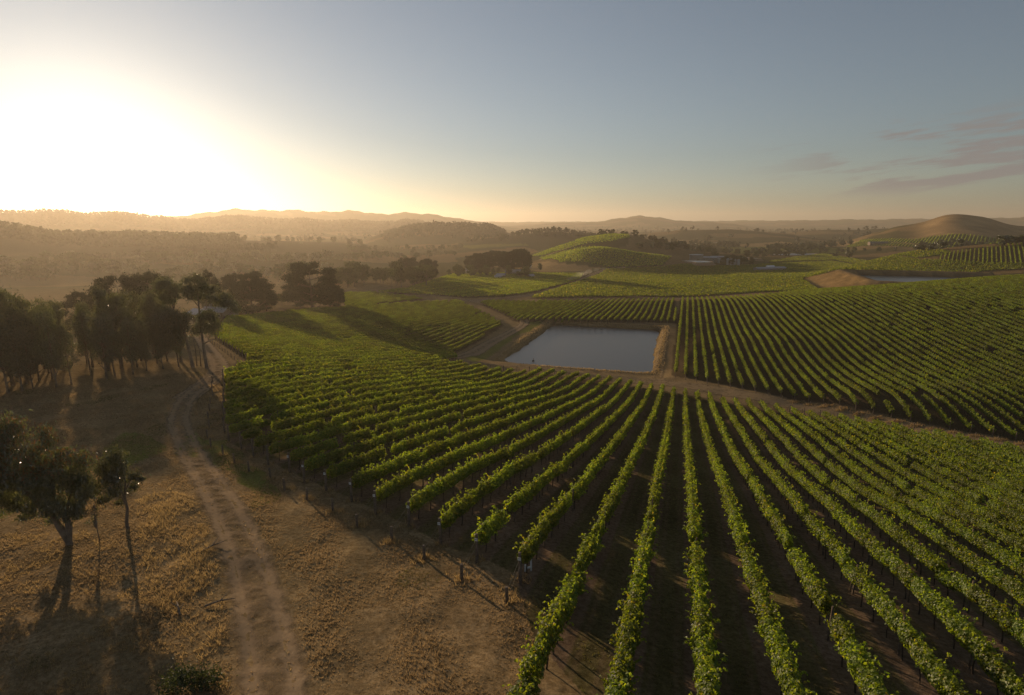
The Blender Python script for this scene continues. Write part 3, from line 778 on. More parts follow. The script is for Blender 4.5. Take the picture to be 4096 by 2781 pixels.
def row(label, group, x0, y0, x1, y1, lod=None, posts=False, ends=False, cat='vine row', num=None):
    """one straight vine row from end to end; each plant or stretch is a part"""
    Lt = math.hypot(x1 - x0, y1 - y0)
    if Lt < 4: return None
    dx, dy = (x1 - x0) / Lt, (y1 - y0) / Lt
    rz = math.atan2(dy, dx)
    bx, by = x0, y0
    bz = Hs(bx, by)
    root = obj('vine_row', None, loc=(bx, by, bz)); tag(root, label, cat, group)
    root.empty_display_size = .5
    # split the row into plants close to the camera and longer stretches beyond
    cuts = []
    s = 0.0
    while s < Lt - .5:
        mx, my = x0 + dx * s, y0 + dy * s
        near_ = math.hypot(mx, my) < 92
        st = PLANT if near_ else SEG
        if s + st > Lt + .6: break
        cuts.append((s + st / 2, st, near_)); s += st
    cuts = np.array(cuts)
    if len(cuts):
        cx, cy = x0 + dx * cuts[:, 0], y0 + dy * cuts[:, 0]
        zc = H(cx, cy); e = .5
        za, zb = H(cx - dx * e, cy - dy * e), H(cx + dx * e, cy + dy * e)
        sl = np.arctan2(zb - za, 2 * e)
        for i in range(len(cuts)):
            near_ = cuts[i, 2] > .5
            if random.random() < (.022 if near_ else .002): continue
            me = random.choice(VNEAR if near_ else VMID)
            o = bpy.data.objects.new('vine' if near_ else 'vine_canopy', me)
            COL.objects.link(o)
            o.parent = root
            o.location = (cx[i] - bx, cy[i] - by, zc[i] - bz)
            fl = random.random() < .5
            o.rotation_euler = (0, sl[i] if fl else -sl[i], rz + (math.pi if fl else 0))
            sc = random.uniform(.95, 1.05) * (random.uniform(.7, .88) if random.random() < .035 else 1)
            o.scale = (1.0, random.uniform(.85, 1.18), sc)
    if posts:
        ps = np.arange(7.0, Lt - 3, 7.2)
        ps = ps[[math.hypot(x0 + dx * q, y0 + dy * q) < 95 for q in ps]] if len(ps) else ps
        for q in ps:
            px_, py_ = x0 + dx * q, y0 + dy * q
            obj('post', ME_POST, root, (px_ - bx, py_ - by, Hs(px_, py_) - bz), (random.uniform(-.03, .03), random.uniform(-.03, .03), 0), random.uniform(.93, 1.07))
    if ends:
        for (ex_, ey_, sg) in ((x0, y0, -1), (x1, y1, 1)):
            if ends == 1 and sg == 1: continue
            if ends == 3 and sg == -1: continue
            px_, py_ = ex_ + dx * sg * .35, ey_ + dy * sg * .35
            pz = Hs(px_, py_)
            e1 = obj('end_post', ME_END, root, (px_ - bx, py_ - by, pz - bz), (random.uniform(-.03, .03), random.uniform(-.03, .03), rz))
            if num is not None and sg == -1:
                obj('number_tag', tag_mesh(num), e1, (-.10, 0, 1.50), (0, 0, -math.pi / 2))
            qx, qy = px_ + dx * sg * 2.3, py_ + dy * sg * 2.3
            qz = Hs(qx, qy)
            obj('anchor_post', ME_ANCH, root, (qx - bx, qy - by, qz - bz), (random.uniform(-.05, .05), random.uniform(-.05, .05), 0))
            if math.hypot(px_, py_) < 75:
                for off, hh in ((.05, 1.45), (-.05, 1.2)):
                    a = Vector((px_ - bx, py_ - by, pz - bz + hh)); b = Vector((qx - bx, qy - by, qz - bz + hh * .42))
                    d = b - a
                    w = obj('wire', ME_WIRE, root, a + Vector((-dy, dx, 0)) * off)
                    w.rotation_mode = 'QUATERNION'; w.rotation_quaternion = Vector((1, 0, 0)).rotation_difference(d)
                    w.scale = (d.length, 1, 1)
    return root
def clip_rows(poly, az, spacing, phase=0.0):
    """straight rows of a block: chords of the outline along azimuth az"""
    s_, c_ = math.sin(az), math.cos(az)
    p = np.array([(x * c_ - y * s_, x * s_ + y * c_) for x, y in poly])
    out_ = []
    k0 = math.ceil((p[:, 0].min() - phase) / spacing); k1 = math.floor((p[:, 0].max() - phase) / spacing)
    for k in range(k0, k1 + 1):
        lat = phase + k * spacing
        xs = []
        for i in range(len(p)):
            a, b = p[i], p[(i + 1) % len(p)]
            if (a[0] > lat) != (b[0] > lat):
                xs.append(a[1] + (b[1] - a[1]) * (lat - a[0]) / (b[0] - a[0]))
        xs.sort()
        for a, b in zip(xs[::2], xs[1::2]):
            if b - a > 6:
                out_.append((k, lat * c_ + a * s_, -lat * s_ + a * c_, lat * c_ + b * s_, -lat * s_ + b * c_))
    return out_
# near block: rows straddling the bottom edge of the picture
for k in range(-22, 25):
    s0, e0 = A_range(k)
    s0 += random.uniform(-.4, .4)
    x0, y0 = LA(latk(k), s0); x1, y1 = LA(latk(k), e0)
    if k < 0: lab = 'near vine row, %s to the left of the leftmost row that leaves the bottom edge' % nth(-k)
    elif k == 0: lab = 'leftmost near vine row that runs out of the bottom edge'
    else: lab = 'near vine row, %s to the right of the leftmost row that leaves the bottom edge' % nth(k)
    row(lab, 'rows of the near vine block', x0, y0, x1, y1, posts=True, ends=(2 if k < 0 else 3), num=(91 - k if -9 <= k < 0 else None))
# hillside block on the right
for k in range(1, 69):
    s0, e0 = B_range(k)
    x0, y0 = LA(latk(k), s0); x1, y1 = LA(latk(k), e0)
    row('hillside vine row, %s to the right of the reservoir' % nth(k), 'rows of the hillside vine block', x0, y0, x1, y1, ends=1)
# block behind the reservoir
i = 0
for k, x0, y0, x1, y1 in sorted(clip_rows(PD, AZ, RS, latk(0)), key=lambda q: -q[0]):
    if k > 0: continue
    i += 1
    row('vine row behind the reservoir, %s to the left of the hillside rows' % nth(i), 'rows behind the reservoir', x0, y0, x1, y1, ends=1)
i = 0
for k, x0, y0, x1, y1 in sorted(clip_rows(PC, AZ, RS, latk(0)), key=lambda q: -q[0]):
    i += 1
    row('vine row of the partly shaded left slope, %s beyond the near rows' % nth(i), 'rows of the shaded left slope', x0, y0, x1, y1, ends=1)
i = 0
for k, x0, y0, x1, y1 in sorted(clip_rows(PS, R(17), RS), key=lambda q: -q[0]):
    i += 1
    row('vine row of the small wedge beside the big round pine, %s from its near edge' % nth(i), 'rows of the small wedge block', x0, y0, x1, y1)
# far rows: one canopy mesh each
def far_canopy(name, chords, per_m, size, height=1.75):
    mb = MB()
    for (_, x0, y0, x1, y1) in chords:
        Lt = math.hypot(x1 - x0, y1 - y0); n = max(3, int(Lt * per_m))
        t = rng.uniform(0, 1, n)
        px_ = x0 + (x1 - x0) * t; py_ = y0 + (y1 - y0) * t
        ux, uy = (x1 - x0) / Lt, (y1 - y0) / Lt
        o_ = rng.normal(0, .22, n); px_ = px_ - uy * o_; py_ = py_ + ux * o_
        pz_ = H(px_, py_) + rng.uniform(.75, height, n)
        mb.kites(np.c_[px_, py_, pz_], np.c_[rng.normal(0, .7, (n, 2)), rng.normal(.3, .7, n)], rng.normal(0, 1, (n, 3)), rng.uniform(.8, 1.25, n) * size, np.full(n, 1.0))
    return mb
def far_row(label, group, ch, per_m, size):
    _, x0, y0, x1, y1 = ch
    mb = far_canopy('vine_row', [ch], per_m, size)
    bz = Hs(x0, y0)
    mb.v = [v - np.array([x0, y0, bz]) for v in mb.v]
    tag(obj('vine_row', mb.mesh('vine_row', M_VINE), loc=(x0, y0, bz)), label, 'vine row', group)
for i, ch in enumerate(clip_rows(PF, R(30), RS)):
    far_row('slanting vine row below the pine clump, %s from its left edge' % nth(i + 1), 'rows below the pine clump', ch, 11, .62)
kind(obj('vineyard', far_canopy('vineyard', clip_rows(PE, R(107), RS), 3.6, 1.05).mesh('vineyard', M_VINE)), 'stuff', 'dense level vines filling the wide middle block', 'vineyard')
i = 0
for ch in clip_rows(PG, R(38), 3.3):
    i += 1
    far_row('widely spaced vine row climbing the far right slope, %s from its left edge' % nth(i), 'rows on the far right slope', ch, 9, .8)
for poly, az, sp, lab in ((PH1, R(-20), 4.5, 'green vines covering the crest of the rounded hill'), (PH2, R(60), 4.5, 'green vines covering the near flank of the rounded hill'),
                          (PE2, R(95), 4.5, 'strip of level vines beyond the upper reservoir'), (PV3, R(40), 5.5, 'distant striped vines below the bare brown hill'), (PV4, R(40), 5.5, 'distant vine strip on the flat below the striped vines')):
    kind(obj('vineyard', far_canopy('vineyard', clip_rows(poly, az, sp), 2.2, 1.35).mesh('vineyard', M_VINE)), 'stuff', lab, 'vineyard')

# ------------------------------------------------------------------ trees
def tree_parts(seed, clumps, trunk, leaf, per, mat, bark, asp=.45, droop=.5, tip=None, limb_r=.10, limbs=True, k=6, shell=.45):
    """clumps: (x, y, z, rx, rz); trunk: list of (x, y, z, r). Returns wood and foliage meshes"""
    g = np.random.default_rng(seed)
    wood = MB()
    tp = np.array(trunk, float)
    wood.tube(tp[:, :3], tp[:, 3], k)
    fol = MB(); nl = []
    for (cx, cy, cz, rx, rz) in clumps:
        if limbs:
            j = int(np.argmin(np.abs(tp[:, 2] - (cz - rz * 1.2 - .25 * math.hypot(cx, cy)))))
            a = tp[j, :3]; c = np.array([cx, cy, cz - rz * .3])
            mid = (a + c) / 2 + np.array([g.normal(0, .06), g.normal(0, .06), -.10]) * np.linalg.norm(c - a)
            wood.tube([a, mid, c], [min(tp[j, 3] * .7, limb_r * 1.6), limb_r * .8, limb_r * .3], 5, False)
        n = max(6, int(per * rx * rx * (.6 + .4 * rz / rx) * 4))
        d = g.normal(0, 1, (n, 3)); d /= np.linalg.norm(d, axis=1)[:, None]
        rad = (g.random(n) ** shell)[:, None]
        # break each clump into smaller sprays so the sky shows between them
        nc = max(3, int(5 + 3 * rx))
        cd = g.normal(0, 1, (nc, 3)); cd /= np.linalg.norm(cd, axis=1)[:, None]
        which = g.integers(0, nc, n)
        pos = d * rad * .55 + cd[which] * g.uniform(.45, .95, nc)[which][:, None] * .85
        loose = g.random(n) < .55
        pos[loose] = g.normal(0, .5, (int(loose.sum()), 3))
        pos = pos * np.array([rx, rx, rz]) + np.array([cx, cy, cz])
        nrm = d + g.normal(0, .7, (n, 3)) + np.array([0, 0, .35])
        up = g.normal(0, .6, (n, 3)) + np.array([0, 0, -droop * 1.6])
        fol.kites(pos, nrm, up, g.uniform(.7, 1.35, n) * leaf, np.full(n, asp) * g.uniform(.8, 1.2, n))
        if tip is not None: nl.append((pos[:, 2] > tip) & (g.random(n) < .22))
        else: nl.append(np.zeros(n, bool))
    mi = np.concatenate(nl).astype(int)
    return wood.mesh('trunk', bark, smooth=True), fol.mesh('crown', [mat, M_EUCR], mi)
def rand_clumps(seed, n, zc, R_, Z_, rc, flat=.75, bias=.6):
    g = np.random.default_rng(seed); out_ = []
    for i in range(n):
        d = g.normal(0, 1, 3); d /= np.linalg.norm(d); q = g.random() ** bias
        out_.append((d[0] * q * R_, d[1] * q * R_, zc + d[2] * q * Z_, rc * g.uniform(.7, 1.25), rc * flat * g.uniform(.7, 1.2)))
    return out_
def rand_trunk(seed, h, r, lean=.06, n=6):
    g = np.random.default_rng(seed); x = y = 0.0; out_ = []
    lx, ly = g.normal(0, lean), g.normal(0, lean)
    for i in range(n):
        t = i / (n - 1.0)
        out_.append((x, y, -.4 + t * (h + .4), r * (1 - .75 * t) * (1.35 if i == 0 else 1)))
        x += (lx + g.normal(0, lean * .6)) * h / n; y += (ly + g.normal(0, lean * .6)) * h / n
    return out_
def euc_variant(seed, h):
    g = np.random.default_rng(seed)
    tr = rand_trunk(seed, h * .8, .20, .035)
    c = []
    for i in range(22):
        z = h * g.uniform(.26, .95); rr_ = (1 - ((z / h - .52) / .50) ** 2); a = g.uniform(0, 6.28)
        q = max(.15, rr_) * g.uniform(.2, 1.0) * h * .20
        c.append((math.cos(a) * q, math.sin(a) * q, z, g.uniform(.8, 1.35) * h / 12, g.uniform(.7, 1.1) * h / 12))
    return tree_parts(seed, c, tr, .36, 38, M_EUC, M_PALEBARK, .42, .6, None, .07)
EUC = [euc_variant(300 + i, 12.0) for i in range(6)]
def round_variant(seed, h=20.0, w=.62):
    g = np.random.default_rng(seed)
    c = []
    for i in range(46):
        z = h * g.uniform(.10, .95); prof = math.sqrt(max(.02, 1 - ((z / h - .45) / .56) ** 2)); a = g.uniform(0, 6.28)
        q = prof * g.uniform(.45, 1.0) * h * w * .5
        c.append((math.cos(a) * q, math.sin(a) * q, z, g.uniform(1.6, 2.8), g.uniform(.9, 1.6)))
    return tree_parts(seed, c, rand_trunk(seed, h * .8, .5, .02), .75, 26, M_PINE, M_BARK, .5, -.1, None, .14, shell=.35)
ROUND = [round_variant(330 + i, 20.0, (.95, .8, 1.1)[i]) for i in range(3)]
def umbrella_variant(seed, h=22.0):
    g = np.random.default_rng(seed); c = []
    for i in range(26):
        z = h * g.uniform(.30, .97); a = g.uniform(0, 6.28); q = g.uniform(.2, 1) * h * .15 * math.sqrt(max(.1, 1.25 - z / h))*1.5
        c.append((math.cos(a) * q, math.sin(a) * q, z, g.uniform(1.5, 2.4), g.uniform(.9, 1.5)))
    return tree_parts(seed, c, rand_trunk(seed, h * .85, .38, .03), 1.0, 18, M_PINE, M_BARK, .6, -.1, None, .16, shell=.35)
UMB = [umbrella_variant(340 + i) for i in range(3)]
def broad_variant(seed, h=10.0, mat=M_BUSH, per=22, leaf=.8):
    g = np.random.default_rng(seed); c = []
    for i in range(11):
        z = h * g.uniform(.32, .92); a = g.uniform(0, 6.28); q = g.uniform(.2, 1) * h * .27 * math.sqrt(max(.1, 1 - ((z / h - .55) / .5) ** 2))
        c.append((math.cos(a) * q, math.sin(a) * q, z, g.uniform(.10, .17) * h, g.uniform(.08, .14) * h))
    return tree_parts(seed, c, rand_trunk(seed, h * .75, .2, .04), leaf, per, mat, M_BARK, .7, .1, None, .09, shell=.35)
BROAD = [broad_variant(350 + i) for i in range(5)]
def joined(parts, name='tree'):
    """trunk and crown of a far tree as one mesh"""
    vs, fs, mi, mats, off = [], [], [], [], 0
    for j, me in enumerate(parts):
        v = np.zeros(len(me.vertices) * 3); me.vertices.foreach_get('co', v)
        vs.append(v.reshape(-1, 3))
        for p_ in me.polygons: fs.append(tuple(q + off for q in p_.vertices)); mi.append(j)
        off += len(me.vertices); mats.append(me.materials[0])
    q = np.array([f for f in fs if len(f) == 4]); t = [f for f in fs if len(f) == 3]
    mq = [i for f, i in zip(fs, mi) if len(f) == 4]; mt = [i for f, i in zip(fs, mi) if len(f) == 3]
    return mesh(name, np.concatenate(vs), [q] + ([np.array(t)] if t else []), mats, mq + mt)
FAR = [joined(broad_variant(360 + i, 10.0, M_BUSH, 10, 1.2)) for i in range(4)] + [joined(broad_variant(370 + i, 10.0, M_EUC, 10, 1.2)) for i in range(3)]
FARP = [joined(broad_variant(380 + i, 10.0, M_PINE, 12, 1.2)) for i in range(3)]
def put_tree(name, parts, x, y, scale, label, group=None, cat='tree', sxy=1.0, z=None):
    rz = random.uniform(0, 6.28)
    zz = (Hs(x, y) if z is None else z) - .1
    if isinstance(parts, tuple):
        r_ = obj(name, None, loc=(x, y, zz), rot=(0, 0, rz), scale=(scale * sxy, scale * sxy, scale))
        obj('trunk', parts[0], r_); obj('crown', parts[1], r_)
    else:
        r_ = obj(name, parts, loc=(x, y, zz), rot=(0, 0, rz), scale=(scale * sxy, scale * sxy, scale))
    r_.empty_display_size = 1
    return tag(r_, label, cat, group)
def at_az(px, D):
    d = ray(px, 260.0); a = math.atan2(d[0], d[1]); return D * math.sin(a), D * math.cos(a)
def put_many(name, spots, variants, base_h, lab, group, sxy=(.85, 1.2), cat='tree'):
    """spots: (x, y, height); labelled by order from the left of the picture"""
    pr = [project(x, y, Hs(x, y))[0] for x, y, _ in spots]
    for i, j in enumerate(np.argsort(pr)):
        x, y, h = spots[j]
        put_tree(name, random.choice(variants), x, y, h / base_h, lab % nth(i + 1), group, cat, random.uniform(*sxy))
def px_spots(pts, hmin, hmax, jit=0.0):
    g = ground([p_[0] for p_ in pts], [p_[1] for p_ in pts])
    return [(q[0] + random.uniform(-jit, jit), q[1] + random.uniform(-jit, jit), random.uniform(hmin, hmax)) for q in g]
# --- the two gum trees in front, built from the sprays the photograph shows
u4 = .00590
def spray(b, items, g):
    return [((x - b[0]) * u4, g.uniform(-.9, .9) if rx > 110 else g.uniform(-.4, .4), (b[1] - y) * u4 * 1.03, rx * u4 * 1.12, rz * u4 * 1.12) for x, y, rx, rz in items]
gg = np.random.default_rng(5)
cl1 = spray((735, 1390), [(300, 250, 120, 130), (230, 330, 110, 120), (330, 400, 140, 120), (200, 470, 130, 120), (120, 700, 120, 110), (20, 780, 110, 110), (60, 880, 90, 80), (260, 620, 140, 120), (420, 560, 140, 120), (640, 300, 70, 80), (670, 370, 80, 70), (560, 470, 120, 100), (700, 600, 150, 130), (850, 640, 120, 120), (760, 760, 140, 120), (850, 820, 120, 120), (620, 800, 130, 120), (500, 720, 140, 120), (380, 760, 130, 110), (250, 850, 130, 90), (300, 960, 110, 60), (720, 950, 110, 90), (920, 900, 80, 80), (400, 1060, 60, 40), (820, 1000, 90, 70), (900, 760, 100, 90), (560, 900, 110, 80), (160, 930, 90, 60), (480, 620, 130, 110), (350, 660, 130, 110), (780, 520, 100, 80), (640, 680, 130, 110), (620, 1000, 110, 70), (770, 1080, 85, 60), (470, 1010, 90, 60), (870, 1050, 70, 60), (560, 1150, 50, 40), (900, 980, 70, 60)], gg)
b1 = ground(70, 545)[0]
w1 = MB()
def stem(w, pts, r0, r1, b=(735, 1390), sc=u4):
    p_ = [((x - b[0]) * sc, yy, (b[1] - z) * sc * (1.03 if sc == u4 else 1.0)) for x, yy, z in pts]
    w.tube(p_, np.linspace(r0, r1, len(p_)), 7, False)
stem(w1, [(735, 0, 1440), (725, 0, 1340), (690, 0, 1230), (620, .05, 1120), (540, .1, 1000), (420, .2, 920), (330, .3, 880)], .20, .05)
stem(w1, [(720, 0, 1340), (670, -.1, 1180), (640, -.1, 1060), (540, -.2, 950), (460, -.3, 810), (490, -.3, 700), (500, -.2, 560), (430, -.1, 420), (310, 0, 260)], .17, .02)
stem(w1, [(730, 0, 1340), (720, .2, 1150), (640, .3, 980), (620, .3, 800), (680, .3, 600), (650, .2, 350)], .14, .02)
stem(w1, [(740, 0, 1350), (760, .1, 1200), (730, .2, 1030), (800, .3, 880), (860, .3, 660)], .12, .02)
stem(w1, [(540, 0, 950), (380, .1, 820), (250, .2, 700), (120, .2, 700)], .08, .02)
stem(w1, [(500, -.1, 560), (505, -.1, 300), (490, -.1, 100)], .025, .006)
stem(w1, [(500, -.1, 480), (440, -.1, 280), (410, -.1, 130)], .02, .005)
_, fol1 = tree_parts(901, cl1, [(0, 0, 0, .1), (0, 0, 1, .1)], .20, 290, M_EUC, M_PALEBARK, .34, .9, 4.6, limbs=False)
t1 = obj('gum_tree', None, loc=b1)
obj('trunk', w1.mesh('trunk', M_PALEBARK, smooth=True), t1); obj('crown', fol1, t1)
tag(t1, 'large many-stemmed gum tree with reddish tips at lower left', 'tree')
cl2 = spray((1325, 1220), [(1350, 400, 75, 60), (1260, 490, 110, 90), (1180, 560, 80, 80), (1190, 680, 120, 100), (1300, 640, 100, 100), (1380, 560, 60, 90), (1430, 670, 70, 50), (1530, 680, 45, 30), (1070, 760, 90, 70), (1010, 810, 70, 60), (1180, 860, 70, 45), (1400, 800, 60, 50), (1290, 780, 80, 60), (1240, 960, 50, 35)], gg)
b2 = ground(128, 529)[0]
w2 = MB()
stem(w2, [(1325, 0, 1270), (1320, 0, 1150), (1350, 0, 1000), (1340, .05, 880), (1365, .1, 700), (1340, .1, 420)], .12, .02, (1325, 1220))
stem(w2, [(1345, 0, 950), (1290, .1, 860), (1200, .2, 700)], .06, .015, (1325, 1220))
stem(w2, [(1345, 0, 900), (1320, -.1, 750), (1270, -.1, 520)], .05, .015, (1325, 1220))
stem(w2, [(1350, 0, 820), (1430, .1, 680), (1540, .1, 670)], .03, .01, (1325, 1220))
_, fol2 = tree_parts(902, cl2, [(0, 0, 0, .1), (0, 0, 1, .1)], .19, 330, M_EUC, M_PALEBARK, .34, .9, None, limbs=False)
t2 = obj('gum_tree', None, loc=b2)
obj('trunk', w2.mesh('trunk', M_PALEBARK, smooth=True), t2); obj('crown', fol2, t2)
tag(t2, 'small slender gum tree just right of the large many-stemmed one', 'tree')
b3 = ground(100, 543)[0]
sp = tree_parts(903, [(0, 0, 2.0, .3, .3), (.15, 0, 1.6, .35, .25), (-.1, .1, 2.4, .22, .3)], [(0, 0, -.1, .03), (.02, 0, 1.0, .025), (0, 0, 2.5, .008)], .12, 220, M_EUC, M_PALEBARK, .34, .9)
put_tree('sapling', sp, b3[0], b3[1], 1.0, 'thin gum sapling between the two front gum trees')
b4 = ground(193, 690)[0]
sh = tree_parts(904, [(-.6, 0, .45, .55, .4), (.1, .1, .7, .6, .5), (.75, -.1, .5, .55, .4), (.3, .3, .9, .35, .35), (-.2, -.2, .35, .6, .3)], [(0, 0, -.1, .05), (0, 0, .6, .02)], .10, 420, M_BUSH, M_BARK, .6, .2, limb_r=.03)
put_tree('shrub', sh, b4[0], b4[1], 1.0, 'small glossy green shrub at the bottom edge beside the track', cat='shrub')
# --- tall gums by the track
u3 = .01290
def hero(seed, base_px, b, trunk, items, label):
    g = np.random.default_rng(seed)
    gb = ground(*base_px)[0]
    w = MB()
    for pts, r0, r1 in trunk: stem(w, pts, r0, r1, b, u3)
    c = [((x - b[0]) * u3, g.uniform(-1.2, 1.2), (b[1] - y) * u3, rx * u3 * 1.3, rz * u3 * 1.3) for x, y, rx, rz in items]
    _, fo = tree_parts(seed, c, [(0, 0, 0, .1), (0, 0, 1, .1)], .36, 75, M_EUC, M_PALEBARK, .42, .7, limbs=False)
    r_ = obj('tall_gum_tree', None, loc=gb)
    obj('trunk', w.mesh('trunk', M_PALEBARK, smooth=True), r_); obj('crown', fo, r_)
    return tag(r_, label, 'tree', 'tall gums by the track')
hero(911, (207, 368.5), (780, 1280), [([(780, 0, 1310), (770, 0, 1100), (765, 0, 930), (765, 0, 700), (770, 0, 450), (775, 0, 250), (730, .2, 60)], .32, .05), ([(768, 0, 940), (830, .2, 900), (930, .4, 870), (1030, .5, 620), (1120, .5, 470)], .13, .04), ([(770, 0, 560), (860, .3, 440), (890, .3, 200)], .11, .03), ([(768, 0, 420), (720, -.3, 330), (690, -.3, 200)], .09, .03), ([(1030, .5, 620), (1170, .4, 510), (1240, .3, 430)], .06, .02)],
     [(700, 740, 75, 60), (800, 690, 85, 70), (900, 720, 90, 80), (960, 660, 70, 60), (760, 600, 60, 50), (840, 540, 80, 60), (930, 520, 75, 55), (990, 570, 55, 45), (720, 60, 80, 60), (780, 40, 70, 55), (690, 170, 85, 60), (770, 190, 80, 60), (640, 220, 60, 50), (710, 290, 80, 50), (890, 120, 60, 55), (920, 200, 75, 50), (980, 180, 50, 40), (830, 280, 60, 45), (1030, 290, 70, 55), (1100, 300, 80, 60), (1130, 370, 70, 50), (1200, 400, 70, 50), (1260, 460, 55, 40), (1040, 380, 60, 40)],
     'tall gum beside the track with one branch reaching out to the right')
hero(912, (193, 367.5), (580, 1290), [([(580, 0, 1320), (565, 0, 1150), (545, 0, 950), (515, 0, 760), (440, 0, 620), (330, 0, 540)], .34, .06), ([(520, 0, 780), (560, .2, 640), (580, .2, 560)], .10, .03), ([(470, 0, 680), (350, -.4, 680), (250, -.4, 640)], .12, .03)],
     [(240, 520, 85, 60), (330, 540, 90, 70), (420, 540, 85, 60), (180, 620, 80, 70), (280, 650, 110, 90), (380, 650, 100, 90), (480, 620, 85, 80), (540, 570, 60, 50), (590, 620, 45, 45), (140, 720, 80, 80), (240, 780, 110, 100), (350, 790, 100, 100), (460, 740, 90, 80), (530, 680, 50, 60), (200, 900, 90, 80), (310, 920, 90, 90), (410, 880, 80, 80), (260, 1000, 60, 60)],
     'broad dark gum leaning left beside the track')
hero(913, (181, 362), (490, 1190), [([(490, 0, 1230), (500, 0, 900), (495, 0, 600), (485, 0, 420), (470, 0, 260), (450, 0, 60)], .28, .05), ([(485, 0, 440), (410, .2, 330), (350, .2, 180)], .09, .03), ([(485, 0, 420), (530, -.2, 280), (560, -.2, 120)], .09, .03)],
     [(350, 50, 70, 55), (430, 20, 75, 50), (520, 50, 80, 60), (560, 110, 55, 50), (330, 130, 60, 55), (420, 120, 85, 60), (500, 160, 80, 60), (350, 220, 60, 50), (440, 240, 75, 55), (540, 220, 55, 45), (400, 310, 55, 40), (500, 300, 45, 35)],
     'tall open-crowned gum rising behind the leaning one')
# --- dead saplings beside the tall gums
def dead(seed, px, py, h, label):
    g = np.random.default_rng(seed); b = ground(px, py)[0]; w = MB()
    w.tube([(0, 0, -.2), (.1, 0, h * .5), (-.1, .1, h)], [.10, .07, .015], 6)
    for i in range(5):
        z = h * g.uniform(.4, .85); a = g.uniform(0, 6.28); q = g.uniform(.5, 1.1)
        w.tube([(.05, 0, z), (math.cos(a) * q * .5, math.sin(a) * q * .5, z + q * .7), (math.cos(a) * q * .7, math.sin(a) * q * .7, z + q * 1.4)], [.035, .02, .008], 4, False)
    tag(obj('dead_tree', w.mesh('dead_tree', M_PALEBARK, smooth=True), loc=b), label, 'tree', 'bare trees by the track')
dead(921, 197, 366, 6.0, 'bare dead sapling just right of the leaning gum')
dead(922, 201, 366.5, 4.5, 'short bare stump tree left of the tall gum trunk')
# --- plantation of gums in lines at the left
spots = []
lines = [((-40, 402), (180, 366), 15, 8.5, 13), ((-40, 394), (170, 362), 14, 9.5, 15), ((-40, 386), (160, 358), 12, 10, 15), ((-30, 379), (150, 354), 10, 10, 13)]
for (x0, y0), (x1, y1), n, ha, hb in lines:
    for i in range(n):
        t = (i + random.uniform(-.25, .25)) / (n - 1)
        px_ = x0 + (x1 - x0) * t
        if 72 < px_ < 84 and n > 13: continue
        spots += px_spots([(px_, y0 + (y1 - y0) * t + random.uniform(-1.2, 1.2))], ha, hb, .5)
put_many('gum_tree', spots, EUC, 12.0, 'slim plantation gum in the dark stand, %s from the left', 'plantation gums at the left', (.62, .92))
# --- big dark conifers behind
for px_, D, h, v, sx, lab in ((309, 298, 22.5, 0, 1.2, 'largest round dark pine at the head of its long shadow'), (296, 306, 17, 1, 1.0, 'dark pine leaning against the left side of the largest pine'), (330, 303, 15, 1, .95, 'lower dark pine on the right side of the largest pine'),
                            (247, 268, 18.5, 1, 1.15, 'round dark pine behind the metal sheds'), (234, 285, 17, 2, .9, 'dark pine half hidden left of the round pine by the sheds'), (262, 285, 12, 1, .9, 'small dark pine between the two round pines'),
                            (113, 205, 16.5, 2, .95, 'broad flat-topped cypress in the row behind the plantation'), (145, 212, 17.5, 2, .85, 'tallest flat-topped cypress behind the plantation'), (76, 215, 12, 2, .9, 'low cypress at the left end behind the plantation'), (128, 220, 15, 1, .8, 'cypress between the two broad ones behind the plantation'), (208, 255, 19, 1, .55, 'open pine top showing above the tall gum')):
    x, y = at_az(px_, D)
    put_tree('dark_pine', ROUND[v], x, y, h / 20.0, lab, 'dark pines behind the sheds and plantation', sxy=sx)
def rnd(n, x0, x1, y0, y1): return [(random.uniform(x0, x1), random.uniform(y0, y1)) for _ in range(n)]
put_many('garden_tree', px_spots([(274, 306), (282, 305), (268, 309), (288, 303)], 6, 8.5), BROAD, 10, 'small garden tree between the round pines, %s from the left', 'garden trees by the pines')
# belt of trees along the valley floor, centre left
put_many('belt_tree', [(*at_az(px_, D), h) for px_, D, h in [(random.uniform(330, 432), random.uniform(430, 520), random.uniform(11, 18)) for _ in range(30)]], BROAD + [ROUND[1]] * 0, 10, 'tree of the dark valley belt, %s from the left', 'dark tree belt on the valley floor', (1.0, 1.4))
put_many('belt_pine', [(*at_az(px_, D), h) for px_, D, h in [(px_, random.uniform(500, 540), random.uniform(15, 20)) for px_ in np.linspace(398, 430, 6)]], ROUND[:2], 20, 'dense dark pine at the right end of the valley belt, %s from the left', 'dense pines of the valley belt', (.8, 1.0))
# pine clump by the farmhouse
put_many('tall_pine', [(*at_az(px_, D), h) for px_, D, h in [(px_ + random.uniform(-1.5, 1.5), random.uniform(590, 640), 20 + 5 * (px_ - 468) / 60 + random.uniform(-1.5, 1.5)) for px_ in np.linspace(469, 526, 19)]], UMB, 22, 'tall pine of the clump by the farmhouse, %s from the left', 'pines by the farmhouse', (.95, 1.25))
put_many('farm_tree', [(*at_az(px_, D), h) for px_, D, h in [(random.uniform(448, 532), random.uniform(540, 600), random.uniform(6, 11)) for _ in range(24)]], BROAD, 10, 'leafy tree in front of the farmhouse pines, %s from the left', 'garden trees by the farmhouse', (1.0, 1.4))
put_many('round_tree', px_spots([(540, 271.5)], 9.5, 9.6), BROAD, 10, 'round tree alone at the right foot of the pine clump, %s', None, (1.1, 1.15)) if False else put_tree('round_tree', BROAD[0], *ground(540, 271.5)[0][:2], .95, 'round tree standing alone right of the farmhouse pines', sxy=1.15)
